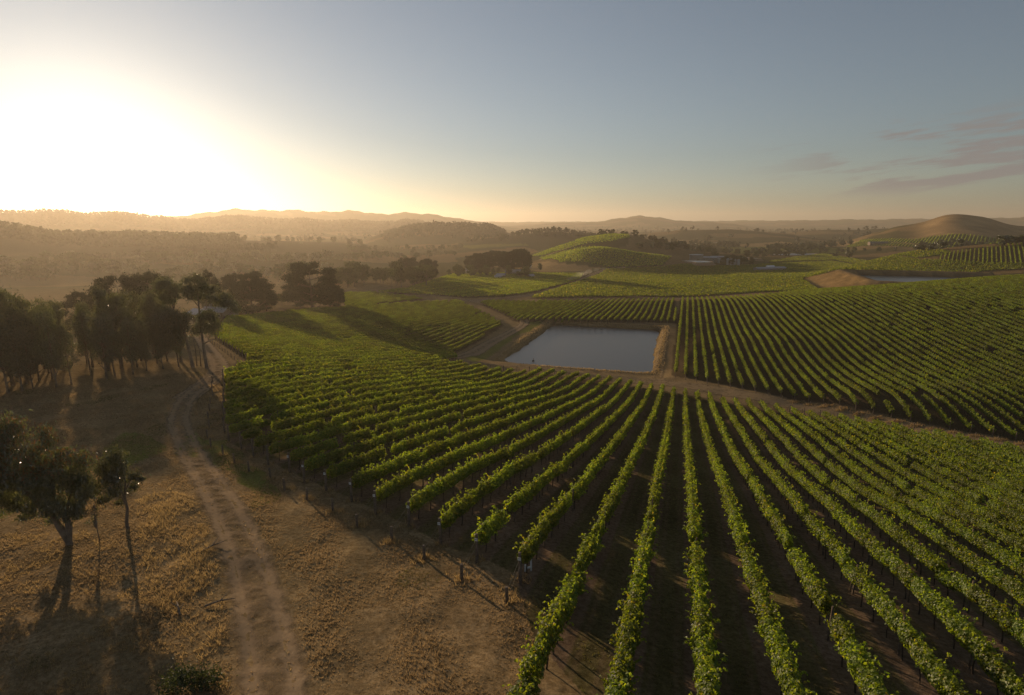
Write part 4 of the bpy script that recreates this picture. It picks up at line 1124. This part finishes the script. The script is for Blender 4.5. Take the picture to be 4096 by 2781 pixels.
put_tree('brush_pile', BROAD[2], *ground(503, 298.5)[0][:2], .30, 'low reddish brush pile at the dirt road junction', sxy=2.2, cat='brush pile')
put_tree('bank_bush', BROAD[1], *LA(190, 481)[:2], .55, 'lone bush on the near bank of the upper reservoir', sxy=1.5, cat='bush')
# winery trees
put_many('winery_tree', px_spots([(716, 258), (722, 262), (727, 264), (731, 265.2), (736, 265), (741, 264.5), (725, 254), (735, 255), (745, 258), (700, 252), (708, 254), (758, 259), (765, 258), (752, 265.3), (772, 257)], 8, 14, 3), BROAD, 10, 'bushy tree around the winery buildings, %s from the left', 'trees around the winery', (1.1, 1.6))
put_many('hedgerow_tree', px_spots(rnd(24, 640, 712, 246.5, 250), 8, 12, 5), FAR, 10, 'tree of the dark line behind the winery, %s from the left', 'tree line behind the winery', (1.1, 1.6))
put_many('shelter_tree', [(*at_az(px_, D), h) for px_, D, h in [(px_ + random.uniform(-1, 1), 1180 + random.uniform(-30, 30), random.uniform(9, 14)) for px_ in np.r_[np.linspace(914, 948, 9), np.linspace(955, 1008, 15), 1018, 1022]]], FAR, 10, 'shelter tree along the foot of the bare brown hill, %s from the left', 'shelter trees under the bare hill', (1.1, 1.5))
put_many('paddock_tree', px_spots([(836, 252.8), (842, 253), (848, 252.6), (853, 253), (864, 251.6), (881, 251.6), (894, 251.8), (923, 251.6), (945, 250.8), (930, 251), (938, 250.8), (958, 249)], 8, 11, 3), FAR, 10, 'paddock tree in the line beyond the level vines, %s from the left', 'paddock trees beyond the level vines', (1.1, 1.6))
put_many('roadside_tree', px_spots([(1004, 247), (1010, 246), (1016, 246), (1022, 245), (1028, 245)], 9, 13, 2), FAR, 10, 'bushy tree at the right edge above the far slope vines, %s from the left', 'bushy trees at the right edge', (1.2, 1.7))
# windbreaks and hazy valley trees on the left
wb = [(155 + (276 - 155) * t, 257.2 - 6.0 * t) for t in np.linspace(0, 1, 34)]
put_many('windbreak_tree', px_spots(wb, 13, 15, 2), FARP, 10, 'close-set tree of the straight hazy windbreak, %s from the left', 'straight windbreak on the left', (.7, .9))
wb = [(60 + 95 * t, 263 - 5.5 * t) for t in np.linspace(0, 1, 20)]
put_many('windbreak_tree', px_spots(wb, 9, 12, 3), FARP, 10, 'tree of the fainter windbreak running left through the haze, %s from the left', 'faint windbreak on the left', (.7, .95))
put_many('valley_tree', px_spots([(px_, 268 + 6 * math.sin(px_ * .07) + random.uniform(-2, 2)) for px_ in np.linspace(-10, 120, 34)] + [(px_, 276 + 4 * math.sin(px_ * .05) + random.uniform(-2, 2)) for px_ in np.linspace(-10, 330, 52)] + [(px_, 266 - px_ * .012 + random.uniform(-1.2, 1.2)) for px_ in np.linspace(130, 330, 40)], 9, 17, 3), FAR, 10, 'hazy tree on the valley floor behind the pines, %s from the left', 'hazy valley trees on the left', (1.0, 1.5))
put_many('pasture_tree', px_spots([(px_, 262 - (px_ - 330) * .05 + random.uniform(-1.5, 1.5)) for px_ in np.linspace(332, 455, 26)] + [(px_, 252 - (px_ - 330) * .02 + random.uniform(-.8, .8)) for px_ in np.linspace(350, 460, 22)], 8, 13, 3), FAR, 10, 'pasture tree between the belt and the wooded hills, %s from the left', 'pasture trees at centre left', (1.1, 1.6))
put_many('crest_tree', [(*at_az(px_, 1250 + random.uniform(-70, 30)), random.uniform(8, 17)) for px_ in np.sort(np.random.default_rng(8).uniform(30, 365, 60))], FAR, 10, 'tree on the crest of the near hazy ridge, %s from the left', 'trees on the near hazy ridge', (1.0, 1.6))
# --- woods too far away to count
def woods(label, spots):
    mb = MB()
    for x, y, h in spots:
        n = 18
        g = rng.normal(0, 1, (n, 3)); g /= np.linalg.norm(g, axis=1)[:, None]
        w_ = h * rng.uniform(.32, .5)
        pos = g * (rng.random(n) ** .4)[:, None] * np.array([w_, w_, h * .45]) + np.array([x, y, 0])
        pos[:, 2] += h * .52
        pos[:, 2] += Z_(x, y)
        mb.kites(pos, g + rng.normal(0, .6, (n, 3)), rng.normal(0, 1, (n, 3)), rng.uniform(.7, 1.3, n) * h * .42, np.full(n, .9))
        mb.tube([(x, y, Z_(x, y) - 1), (x, y, Z_(x, y) + h * .4)], h * .02, 3, False)
    kind(obj('woodland', mb.mesh('woodland', M_PINE)), 'stuff', label, 'woodland')
_zc = {}
def Z_(x, y): return _zc[(x, y)]
def woodspots(n, px0, px1, D0, D1, h0, h1, dens=None, thr=-9):
    a0, a1 = [math.atan2(*ray(p_, 230.0)[:2]) for p_ in (px0, px1)]
    az = rng.uniform(a0, a1, n); D = np.sqrt(rng.uniform(D0 ** 2, D1 ** 2, n))
    x, y = D * np.sin(az), D * np.cos(az)
    keep = waves(x, y, 210, 6, 29) > thr
    x, y = x[keep], y[keep]
    z = H(x, y); hh = rng.uniform(h0, h1, len(x))
    for a, b, c_ in zip(x, y, z): _zc[(a, b)] = c_
    return list(zip(x, y, hh))
woods('forest covering the hazy ridge nearest the sun', woodspots(1500, -90, 235, 1070, 1420, 7, 18))
woods('forest covering the long ridge below the sun', woodspots(2600, -90, 440, 2350, 3080, 9, 14))
woods('woods on the dark rounded hill at centre', woodspots(700, 384, 506, 1500, 1800, 6, 10))
woods('scrub on the low dark hill behind the green vine hill', woodspots(260, 466, 600, 1210, 1380, 7, 12, thr=-.3))
woods('scattered woods across the distant plain', woodspots(1000, 560, 890, 1500, 4200, 9, 17, thr=.35) + woodspots(500, 890, 1030, 2100, 4200, 9, 15, thr=.35))
woods('tree belts on the middle plain right of centre', woodspots(420, 640, 860, 1080, 1500, 9, 14, thr=.1))
woods('bushes and trees behind the green vine hill', woodspots(160, 600, 690, 930, 1100, 8, 13))
woods('tree belts in the hazy valley at centre left', woodspots(420, 120, 470, 1430, 2400, 9, 15, thr=.25))

# ------------------------------------------------------------------ buildings
def house(name, label, px_, D, w, d, h, rise, rz, wall, roof, group=None, windows=3, z=None, hip=False, cat='building'):
    x, y = at_az(px_, D)
    b = obj(name, None, loc=(x, y, Hs(x, y)), rot=(0, 0, rz)); tag(b, label, cat, group)
    mb = MB(); mb.box((0, 0, h / 2 - .5), (w, d, h + 1)); 
    t = MB(); t.add([(-w / 2, -d / 2, h), (-w / 2, d / 2, h), (-w / 2, 0, h + rise), (w / 2, -d / 2, h), (w / 2, d / 2, h), (w / 2, 0, h + rise)], None, [(0, 2, 1), (3, 4, 5)])
    mb.add(t.v[0], None, t.t[0]); obj('wall', mb.mesh('wall', wall), b)
    e, th = .45, .18
    r_ = MB()
    for s in (-1, 1):
        y0, z0 = s * (d / 2 + e), h - e * rise / (d / 2)
        v = [(-w / 2 - e, y0, z0), (w / 2 + e, y0, z0), (w / 2 + e, 0, h + rise), (-w / 2 - e, 0, h + rise)]
        v = v + [(q[0], q[1], q[2] + th) for q in v]
        r_.add(v, [(0, 1, 2, 3), (4, 7, 6, 5), (0, 4, 5, 1), (1, 5, 6, 2), (2, 6, 7, 3), (3, 7, 4, 0)])
    obj('roof', r_.mesh('roof', roof), b)
    for s in (-1, 1):
        for i in range(windows):
            wx = (i - (windows - 1) / 2) * w / (windows + .3)
            f = MB(); f.box((wx, s * (d / 2 + .04), h * .55), (1.5, .10, 1.3)); fo = obj('window', f.mesh('window', M_WHITE), b)
            g_ = MB(); g_.box((wx, s * (d / 2 + .07), h * .55), (1.25, .10, 1.05)); obj('pane', g_.mesh('pane', M_GLASS), fo)
    dm = MB(); dm.box((w * .42, -(d / 2 + .04), 1.0), (1.0, .10, 2.1)); obj('door', dm.mesh('door', M_BRICK), b)
    return b
house('shed', 'grey metal shed with gable roof left of the tall gum', 195, 236, 7.5, 6, 2.8, 1.3, R(-25), M_BRICK, M_ROOF, 'metal sheds by the track', 2)
house('shed', 'long grey metal shed behind the tall gum trunk', 211, 246, 9.5, 6, 2.9, 1.4, R(-10), M_BRICK, M_ROOF, 'metal sheds by the track', 3)
house('shed', 'upper pale shed roof showing between the tall gum branches', 218, 262, 9, 7, 3.4, 1.6, R(5), M_WALL, M_ROOF, 'metal sheds by the track', 2)
house('farmhouse', 'white-walled farmhouse among the pines with pale gable roof', 470, 588, 9, 7, 4.4, 2.2, R(20), M_WALL, M_ROOF, 'farm buildings by the pines', 3)
house('farmhouse', 'long grey farmhouse in the middle of the pine clump', 513, 585, 16, 7, 3.2, 2.0, R(5), M_WALL, M_ROOF, 'farm buildings by the pines', 4)
house('shed', 'pale farm shed at the front of the pine clump', 501, 545, 8, 6, 2.8, 1.2, R(-12), M_WALL, M_ROOF, 'farm buildings by the pines', 2)
house('shed', 'small white shed in the dark garden before the pines', 498, 533, 6, 5, 2.4, 1.0, R(15), M_WHITE, M_ROOF, 'farm buildings by the pines', 1)
house('shed', 'small grey shed left of the lone round tree', 531, 545, 5, 5, 2.3, 1.2, R(35), M_WALL, M_ROOF, 'farm buildings by the pines', 1)
house('shed', 'white-roofed shed at the right edge of the pine clump', 528, 680, 8, 6, 3.0, 1.3, R(0), M_WHITE, M_WHITE, 'farm buildings by the pines', 2)
house('winery_hall', 'long low winery hall with flat grey roof beside the drum', 707, 800, 24, 12, 5.0, 1.2, R(-20), M_WALL, M_ROOF, 'winery buildings', 4)
house('winery_hall', 'low grey winery wing right of the long hall', 717, 830, 16, 10, 4.5, 1.0, R(-10), M_WALL, M_ROOF, 'winery buildings', 3)
house('shed', 'long low shed by the level vines right of the winery', 764, 735, 20, 9, 3.4, 1.4, R(12), M_WALL, M_ROOF, 'sheds by the level vines', 3)
house('shed', 'wide grey shed nearest the long thin reservoir', 778, 750, 17, 9, 3.6, 1.2, R(5), M_WALL, M_ROOF, 'sheds by the level vines', 3)
house('shed', 'white shed with bright roof between the low sheds', 771, 775, 8, 6, 3.2, 1.1, R(0), M_WHITE, M_WHITE, 'sheds by the level vines', 2)
house('farmhouse', 'lone pale farmhouse on the golden paddock', 796, 1290, 16, 9, 3.6, 2.4, R(10), M_WALL, plain('tile_roof', (.3, .17, .11), .8), None, 3)
house('farm_hall', 'long dark-roofed hall on the rise left of the bare hill', 876, 1330, 34, 11, 4.2, 2.0, R(-8), M_BRICK, plain('dark_roof', (.06, .075, .085), .5), None, 4)
house('shed', 'small white shed by the striped distant vines', 980, 1010, 9, 7, 3, 1.2, R(12), M_WHITE, M_WHITE, None, 2)
# drum-shaped winery cellar and its steel tanks
x, y = at_az(696, 790)
b = obj('winery_drum', None, loc=(x, y, Hs(x, y))); tag(b, 'round grey drum-shaped cellar of the winery', 'building', 'winery buildings')
mb = MB(); mb.tube([(0, 0, -1), (0, 0, 8.0)], 8.6, 32, False); obj('wall', mb.mesh('wall', M_WALL, smooth=True), b)
mb = MB(); mb.tube([(0, 0, 7.9), (0, 0, 8.3), (0, 0, 9.0)], [9.1, 9.1, .4], 32); obj('roof', mb.mesh('roof', M_ROOF), b)
mb = MB(); mb.box((0, -8.62, 1.6), (3.2, .2, 3.4)); obj('door', mb.mesh('door', M_BRICK), b)
for i, (px_, D, hh) in enumerate(((728, 792, 6.5), (731.6, 790, 7.0), (735, 790, 6.8), (738.5, 789, 7.2), (718.5, 800, 5.2))):
    x, y = at_az(px_, D)
    t = obj('steel_tank', None, loc=(x, y, Hs(x, y) + 1.0)); tag(t, 'upright pale steel wine tank, %s from the left of the winery tanks' % nth([2, 3, 4, 5, 1][i]), 'tank', 'steel wine tanks')
    mb = MB(); mb.tube([(0, 0, -1.5), (0, 0, hh)], 1.9, 16, False); obj('shell', mb.mesh('shell', M_TANK, smooth=True), t)
    mb = MB(); mb.tube([(0, 0, hh - .02), (0, 0, hh + .7)], [1.95, .15], 16); obj('lid', mb.mesh('lid', M_TANK), t)
# small far waters lie in their own shallow hollows
def farpond(label, px_, py_, w, d, rz):
    g = ground(px_, py_)[0]
    n = 28; th = np.arange(n) * 6.2832 / n
    rad = 1 + .12 * np.sin(th * 3 + px_) + .06 * np.sin(th * 5)
    v = np.c_[np.sign(np.cos(th)) * np.abs(np.cos(th)) ** .6 * w / 2 * rad, np.sign(np.sin(th)) * np.abs(np.sin(th)) ** .6 * d / 2 * rad, np.zeros(n)]
    ca, sa = math.cos(rz), math.sin(rz); v = np.c_[v[:, 0] * ca - v[:, 1] * sa, v[:, 0] * sa + v[:, 1] * ca, v[:, 2]]
    zt = H(v[:, 0] + g[0], v[:, 1] + g[1]).max() + .15
    bank = v * 1.12; bank[:, 2] = -6
    V = np.vstack([v, [(0, 0, 0)]])
    kind(obj('water', mesh('water', V, np.array([(i, (i + 1) % n, n) for i in range(n)]), M_WATER), loc=(g[0], g[1], zt)), 'structure', label, 'reservoir')
    ob_ = np.vstack([v * 1.01, v * 1.10 + (0, 0, .5), v * 1.35 + (0, 0, -3)])
    q = [(r_ * n + i, r_ * n + (i + 1) % n, (r_ + 1) * n + (i + 1) % n, (r_ + 1) * n + i) for r_ in range(2) for i in range(n)]
    kind(obj('bank', mesh('bank', ob_, np.array(q), M_BANK), loc=(g[0], g[1], zt - .05)), 'structure', 'earth bank round the ' + label, 'bank')
M_BANK = plain('earth_bank', (.2, .14, .08), .95, 0, .25, .6)
farpond('small pond below the winery', 698, 264.8, 26, 34, R(10))
farpond('narrow bright pond among the winery trees', 748, 259.5, 20, 36, R(20))
farpond('long thin reservoir beyond the level vines', 797, 254.6, 85, 60, R(6))
farpond('pale sliver of water on the golden paddock', 723, 243.2, 40, 40, R(0))
# ------------------------------------------------------------------ roadside things
g = ground(582.5, 282.2)[0]
t = obj('utility_pole', None, loc=g); tag(t, 'lone slim utility pole beside the straight dirt road', 'utility pole')
mb = MB(); mb.tube([(0, 0, -.5), (0, 0, 9.6)], [.17, .12], 8); obj('pole', mb.mesh('pole', M_POST), t)
mb = MB(); mb.box((0, 0, 9.1), (2.0, .12, .14)); obj('crossarm', mb.mesh('crossarm', M_POST), t)
for s in (-.8, 0.0, .8):
    mb = MB(); mb.tube([(s, 0, 9.17), (s, 0, 9.4)], [.06, .04], 6); obj('insulator', mb.mesh('insulator', M_WHITE), t)
for px_, py_, lab in ((392, 288.5, 'slim pole in the haze left of the slanting vines'), (452, 271, 'slim pole by the lane left of the farmhouse')):
    g = ground(px_, py_)[0]
    t = obj('utility_pole', None, loc=g); tag(t, lab, 'utility pole')
    mb = MB(); mb.tube([(0, 0, -.5), (0, 0, 8.5)], [.15, .11], 8); obj('pole', mb.mesh('pole', M_POST), t)
    mb = MB(); mb.box((0, 0, 8.1), (1.8, .12, .14)); obj('crossarm', mb.mesh('crossarm', M_POST), t)
# car raising dust
q = smooth_path(TRACK5, 1.0); ci = int(len(q) * .93)
cx, cy = q[ci]; dxy = q[min(ci + 2, len(q) - 1)] - q[ci - 2]; crz = math.atan2(dxy[1], dxy[0])
car = obj('car', None, loc=(cx, cy, Hs(cx, cy) + .1), rot=(0, 0, crz)); tag(car, 'small dark car driving away along the dirt road in its dust', 'car')
M_CAR = plain('dark_car_paint', (.05, .05, .055), .35, .3, .05)
mb = MB()
prof = [(-2.2, .45), (2.2, .45), (2.25, .85), (1.3, 1.0), (-2.15, 1.05), (-2.25, .8)]
def extr(mb, prof, w0, w1):
    n = len(prof); v = [(x, -w0, z) for x, z in prof] + [(x, w0, z) for x, z in prof]
    mb.add(v, [(i, (i + 1) % n, n + (i + 1) % n, n + i) for i in range(n)], [(0, i + 1, i) for i in range(1, n - 1)] + [(n, n + i, n + i + 1) for i in range(1, n - 1)])
extr(mb, prof, .88, .88); obj('body', mb.mesh('body', M_CAR), car)
mb = MB(); extr(mb, [(-2.0, 1.04), (1.0, 1.0), (.4, 1.6), (-1.7, 1.62)], .76, .76); cab = obj('cabin', mb.mesh('cabin', M_GLASS), car)
mb = MB(); mb.box((-.65, 0, 1.64), (2.0, 1.4, .06)); obj('roof', mb.mesh('roof', M_CAR), cab)
for sx in (-1.4, 1.4):
    for sy in (-.82, .82):
        mb = MB(); mb.tube([(sx, sy - .11, .36), (sx, sy + .11, .36)], .36, 12); obj('wheel', mb.mesh('wheel', M_BLACK), car)
# dust plume hanging over the road behind the car
m, N, L, out = newmat('road_dust')
pv = nd(N, 'ShaderNodeVolumePrincipled'); pv.inputs['Color'].default_value = (.85, .78, .68, 1); pv.inputs['Density'].default_value = .012; pv.inputs['Anisotropy'].default_value = .4
L.new(pv.outputs[0], out.inputs['Volume'])
mb = MB()
for f, rr_, off in ((.90, 2.2, 1.5), (.85, 3.2, 2.5), (.79, 4.0, 3.5), (.72, 3.8, 4.5), (.64, 4.6, 5.0), (.58, 3.6, 6.0), (.52, 3.0, 6.5)):
    i = int(len(q) * f); bx, by = q[i]; d = q[i + 1] - q[i - 1]; d /= np.linalg.norm(d); bx -= d[1] * off; by += d[0] * off
    ring = []
    zz = Hs(bx, by)
    for zi in range(6):
        a = math.pi * zi / 5
        for j in range(10):
            b_ = j * .6283
            k_ = 1 + .15 * math.sin(j * 2.3 + zi * 1.7 + f * 30)
            ring.append((bx + (d[0] * math.cos(b_) * 2.4 - d[1] * math.sin(b_)) * math.sin(a) * rr_ * k_, by + (d[1] * math.cos(b_) * 2.4 + d[0] * math.sin(b_)) * math.sin(a) * rr_ * k_, zz + rr_ * .75 - math.cos(a) * rr_ * .6 * k_))
    mb.add(ring, [(zi * 10 + j, zi * 10 + (j + 1) % 10, (zi + 1) * 10 + (j + 1) % 10, (zi + 1) * 10 + j) for zi in range(5) for j in range(10)])
kind(obj('dust_plume', mb.mesh('dust_plume', m, smooth=True)), 'stuff', 'pale dust hanging over the dirt road behind the car', 'dust')
# float and fence posts at the reservoir
g = ray(533.2, 361.0) ; tt = POND[4] / g[2]
fx, fy = g[0] * tt, g[1] * tt
t = obj('pump_float', None, loc=(fx, fy, CZ + POND[4])); tag(t, 'small dark float standing in the near part of the reservoir', 'float')
mb = MB(); mb.tube([(0, 0, -.5), (0, 0, .12), (0, 0, .25)], [.42, .42, .3], 12); obj('drum', mb.mesh('drum', M_BLACK), t)
mb = MB(); mb.tube([(0, 0, .2), (.05, 0, 1.0)], .09, 8); obj('stem', mb.mesh('stem', M_BLACK), t)
ME_FP = cyl('fence_post', 1.25, .07, .065, M_POST)
for i, x_ in enumerate((.06, .26, .34, .42, .50, .58, .66, .74, .83, .92)):
    l_ = POND[0] + (POND[1] - POND[0]) * x_
    x, y = LA(l_, POND[2] - 6.0)
    tag(obj('fence_post', ME_FP, loc=(x, y, Hs(x, y)), rot=(random.uniform(-.08, .08), random.uniform(-.08, .08), 0)), 'short fence post on the near bank of the reservoir, %s from the left' % nth(i + 1), 'fence post', 'fence posts along the reservoir bank')
# white irrigation riser by the first post
g = ground(531, 571)[0]
t = obj('irrigation_riser', None, loc=g); tag(t, 'white plastic irrigation riser under the vines by the nearest numbered post', 'irrigation pipe')
mb = MB(); mb.tube([(0, 0, -.1), (0, 0, .75)], .05, 8); obj('riser_pipe', mb.mesh('riser_pipe', M_WHITE), t)
mb = MB(); mb.tube([(-.3, -.1, .22), (0, 0, .25)], .06, 8); mb.tube([(-.32, -.1, -.05), (-.32, -.1, .45)], .05, 8); obj('filter', mb.mesh('filter', M_WHITE), t)
# fallen branches on the mound
for i, (px_, py_, ln, a, lab) in enumerate(((196, 555, 1.8, .9, 'fallen branch in the long grass right of the small gum'), (180, 616, 1.1, 2.2, 'pale broken twig on the mound below the small gum'), (205, 607, 1.3, .4, 'forked dry branch on the mound near the track'))):
    g = ground(px_, py_)[0]; w = MB()
    c_, s_ = math.cos(a), math.sin(a)
    w.tube([(0, 0, .06), (c_ * ln * .5, s_ * ln * .5, .16), (c_ * ln, s_ * ln, .10)], [.05, .04, .015], 6)
    w.tube([(c_ * ln * .5, s_ * ln * .5, .16), (c_ * ln * .8 - s_ * .3, s_ * ln * .8 + c_ * .3, .35)], [.03, .01], 5)
    w.tube([(c_ * ln * .3, s_ * ln * .3, .12), (c_ * ln * .45 + s_ * .25, s_ * ln * .45 - c_ * .25, .28)], [.025, .008], 5)
    tag(obj('fallen_branch', w.mesh('fallen_branch', M_PALEBARK), loc=g), lab, 'branch', 'fallen branches on the mound')

# ------------------------------------------------------------------ grass
def grass(name, label, x, y, hgt, wid, mat, lean=.5):
    n = len(x)
    z = HG(x, y)
    b = 4
    X = np.repeat(x, b) + rng.normal(0, .10, n * b) * np.repeat(wid, b) * 8; Y = np.repeat(y, b) + rng.normal(0, .10, n * b) * np.repeat(wid, b) * 8
    Zb = np.repeat(z, b) - .02; hh = np.repeat(hgt, b) * rng.uniform(.5, 1.25, n * b)
    th = rng.uniform(0, 6.283, n * b); ww = np.repeat(wid, b)
    lx, ly = rng.normal(0, lean, n * b) * hh, rng.normal(0, lean, n * b) * hh
    v = np.empty((n * b, 3, 3))
    v[:, 0] = np.c_[X - np.cos(th) * ww, Y - np.sin(th) * ww, Zb]; v[:, 1] = np.c_[X + np.cos(th) * ww, Y + np.sin(th) * ww, Zb]
    v[:, 2] = np.c_[X + lx, Y + ly, Zb + hh]
    kind(obj(name, mesh(name, v.reshape(-1, 3), np.arange(n * b * 3).reshape(-1, 3), mat)), 'stuff', label, 'grass')
def free(x, y, trackw=1.5):
    ok = np.ones(len(x), bool)
    for p_ in BLOCKS: ok &= ~inside(p_, x, y)
    return ok
def near_track(x, y, q, w):
    q = smooth_path(q, .8)
    d = np.full(len(x), 1e9)
    for a in q: d = np.minimum(d, np.hypot(x - a[0], y - a[1]))
    return d < w
g1 = gpx([(-20, 715), (-20, 395), (200, 372), (228, 380), (226, 440), (290, 475), (400, 528), (520, 585), (545, 640), (520, 715)])
lo, hi = g1.min(0), g1.max(0)
def scatter(poly, n):
    p_ = np.array(poly); lo, hi = p_.min(0), p_.max(0)
    x = rng.uniform(lo[0], hi[0], n); y = rng.uniform(lo[1], hi[1], n)
    k = inside(poly, x, y); return x[k], y[k]
x, y = scatter(g1, 420000)
r_ = np.hypot(x, y)
k = (rng.random(len(x)) < np.clip(38 / r_, .25, 1)) & free(x, y)
x, y = x[k], y[k]
nt_ = near_track(x, y, TRACK1, 1.35)
k = ~nt_ | (rng.random(len(x)) < .12); x, y = x[k], y[k]
pt = waves(x, y, 6, 8, 7)
k = rng.random(len(x)) < np.clip(.85 + .1 * pt, .6, 1); x, y, pt = x[k], y[k], pt[k]
hh = np.clip(.085 + .035 * pt, .04, .18)
wd = .009 + .0004 * np.hypot(x, y)
green = (waves(x, y, 17, 8, 19) > 1.0) & (rng.random(len(x)) < .6)
grass('dry_grass', 'short dry mown grass over the slope left of the vines', x[~green], y[~green], hh[~green], wd[~green], M_STRAW, .5)
grass('green_grass', 'greener grass patches on the slope by the row ends', x[green], y[green], hh[green], wd[green], M_GRASSG, .8)
xr, yr = LA(rng.uniform(latk(-13), latk(14), 60000), rng.uniform(8, 75, 60000))
lr, ar = _ll(xr, yr)
qr = np.abs((lr / RS + ROW0 + .5) % 1 - .5) * RS
k = inside(PA, xr, yr) & (qr > .75) & (waves(xr, yr, 5, 8, 9) > -.3)
grass('mid_row_grass', 'thin dull grass growing between the near vine rows', xr[k], yr[k], rng.uniform(.05, .13, int(k.sum())), np.full(int(k.sum()), .022), M_GRASSG, .8)
# long golden grass on the mound, row ends and reservoir banks
P_M = gpx([(135, 500), (165, 488), (195, 500), (225, 530), (240, 570), (245, 640), (248, 695), (215, 700), (190, 640), (150, 600), (140, 540)])
x, y = scatter(P_M, 24000); pt = waves(x, y, 3.5, 8, 6); k = (rng.random(len(x)) < np.clip(.45 + .5 * pt, .05, 1)) & ~near_track(x, y, TRACK1, 1.5); x, y = x[k], y[k]
P_L = gpx([(-10, 690), (-10, 540), (60, 520), (150, 560), (190, 640), (180, 695)])
x2, y2 = scatter(P_L, 16000); pt = waves(x2, y2, 2.6, 8, 16); x2, y2 = x2[pt > .1], y2[pt > .1]
nm_ = len(x); x, y = np.r_[x, x2], np.r_[y, y2]
grass('long_grass', 'long golden grass on the mound around the front gum trees', x, y, np.r_[rng.uniform(.12, .38, nm_), rng.uniform(.07, .2, len(x) - nm_)], np.full(len(x), .013), M_GOLD, .5)
xs, ys = [], []
for k_ in range(-21, 0):
    s0, _ = A_range(k_)
    a, b = LA(latk(k_), s0 - 2.6); xs.append(rng.normal(a, .35, 45)); ys.append(rng.normal(b, .35, 45))
    a, b = LA(latk(k_), s0 - .3); xs.append(rng.normal(a, .3, 25)); ys.append(rng.normal(b, .3, 25))
x, y = np.concatenate(xs), np.concatenate(ys)
grass('tussock_grass', 'dry tussocks round the row end posts', x, y, rng.uniform(.15, .42, len(x)), np.full(len(x), .02), M_GOLD, .4)
n = 26000
l_ = rng.uniform(POND[0] - 8, POND[1] + 8, n); a_ = rng.uniform(POND[2] - 8, POND[3] + 8, n)
sd = np.maximum(np.maximum(POND[0] - l_, l_ - POND[1]), np.maximum(POND[2] - a_, a_ - POND[3]))
k = (sd > .8) & (sd < 3.9 + rng.normal(0, .6, n))
x, y = LA(l_[k], a_[k])
grass('bank_grass', 'long golden grass on the banks of the large reservoir', x, y, rng.uniform(.15, .55, len(x)), np.full(len(x), .05), M_GOLD, .35)
xs, ys = [], []
for k_ in range(11, 26):
    s0 = B_range(k_)[0]; a, b = LA(latk(k_), s0 - 2.6)
    xs.append(rng.normal(a, .9, 120)); ys.append(rng.normal(b, .5, 120))
x, y = np.concatenate(xs), np.concatenate(ys)
grass('headland_grass', 'dry grass tufts along the headland of the hillside vines', x, y, rng.uniform(.25, .6, len(x)), np.full(len(x), .045), M_GOLD, .4)

# ------------------------------------------------------------------ evening haze filling the valley
m, N, L, out = newmat('haze')
pv = nd(N, 'ShaderNodeVolumePrincipled')
pv.inputs['Color'].default_value = (.95, .83, .66, 1)
pv.inputs['Density'].default_value = HAZE_DENSITY
pv.inputs['Anisotropy'].default_value = HAZE_ANISO
L.new(pv.outputs[0], out.inputs['Volume'])
mb = MB(); mb.box((0, 0, 0), (17600, 17600, 1))
ztop, zbot = CZ + 118.0, CZ - 85.0
hz = mb.mesh('haze', m)
ho = obj('haze', hz, loc=(0, 0, (ztop + zbot) / 2), scale=(1, 1, ztop - zbot))
kind(ho, 'stuff', 'warm evening haze filling the valley air', 'haze')
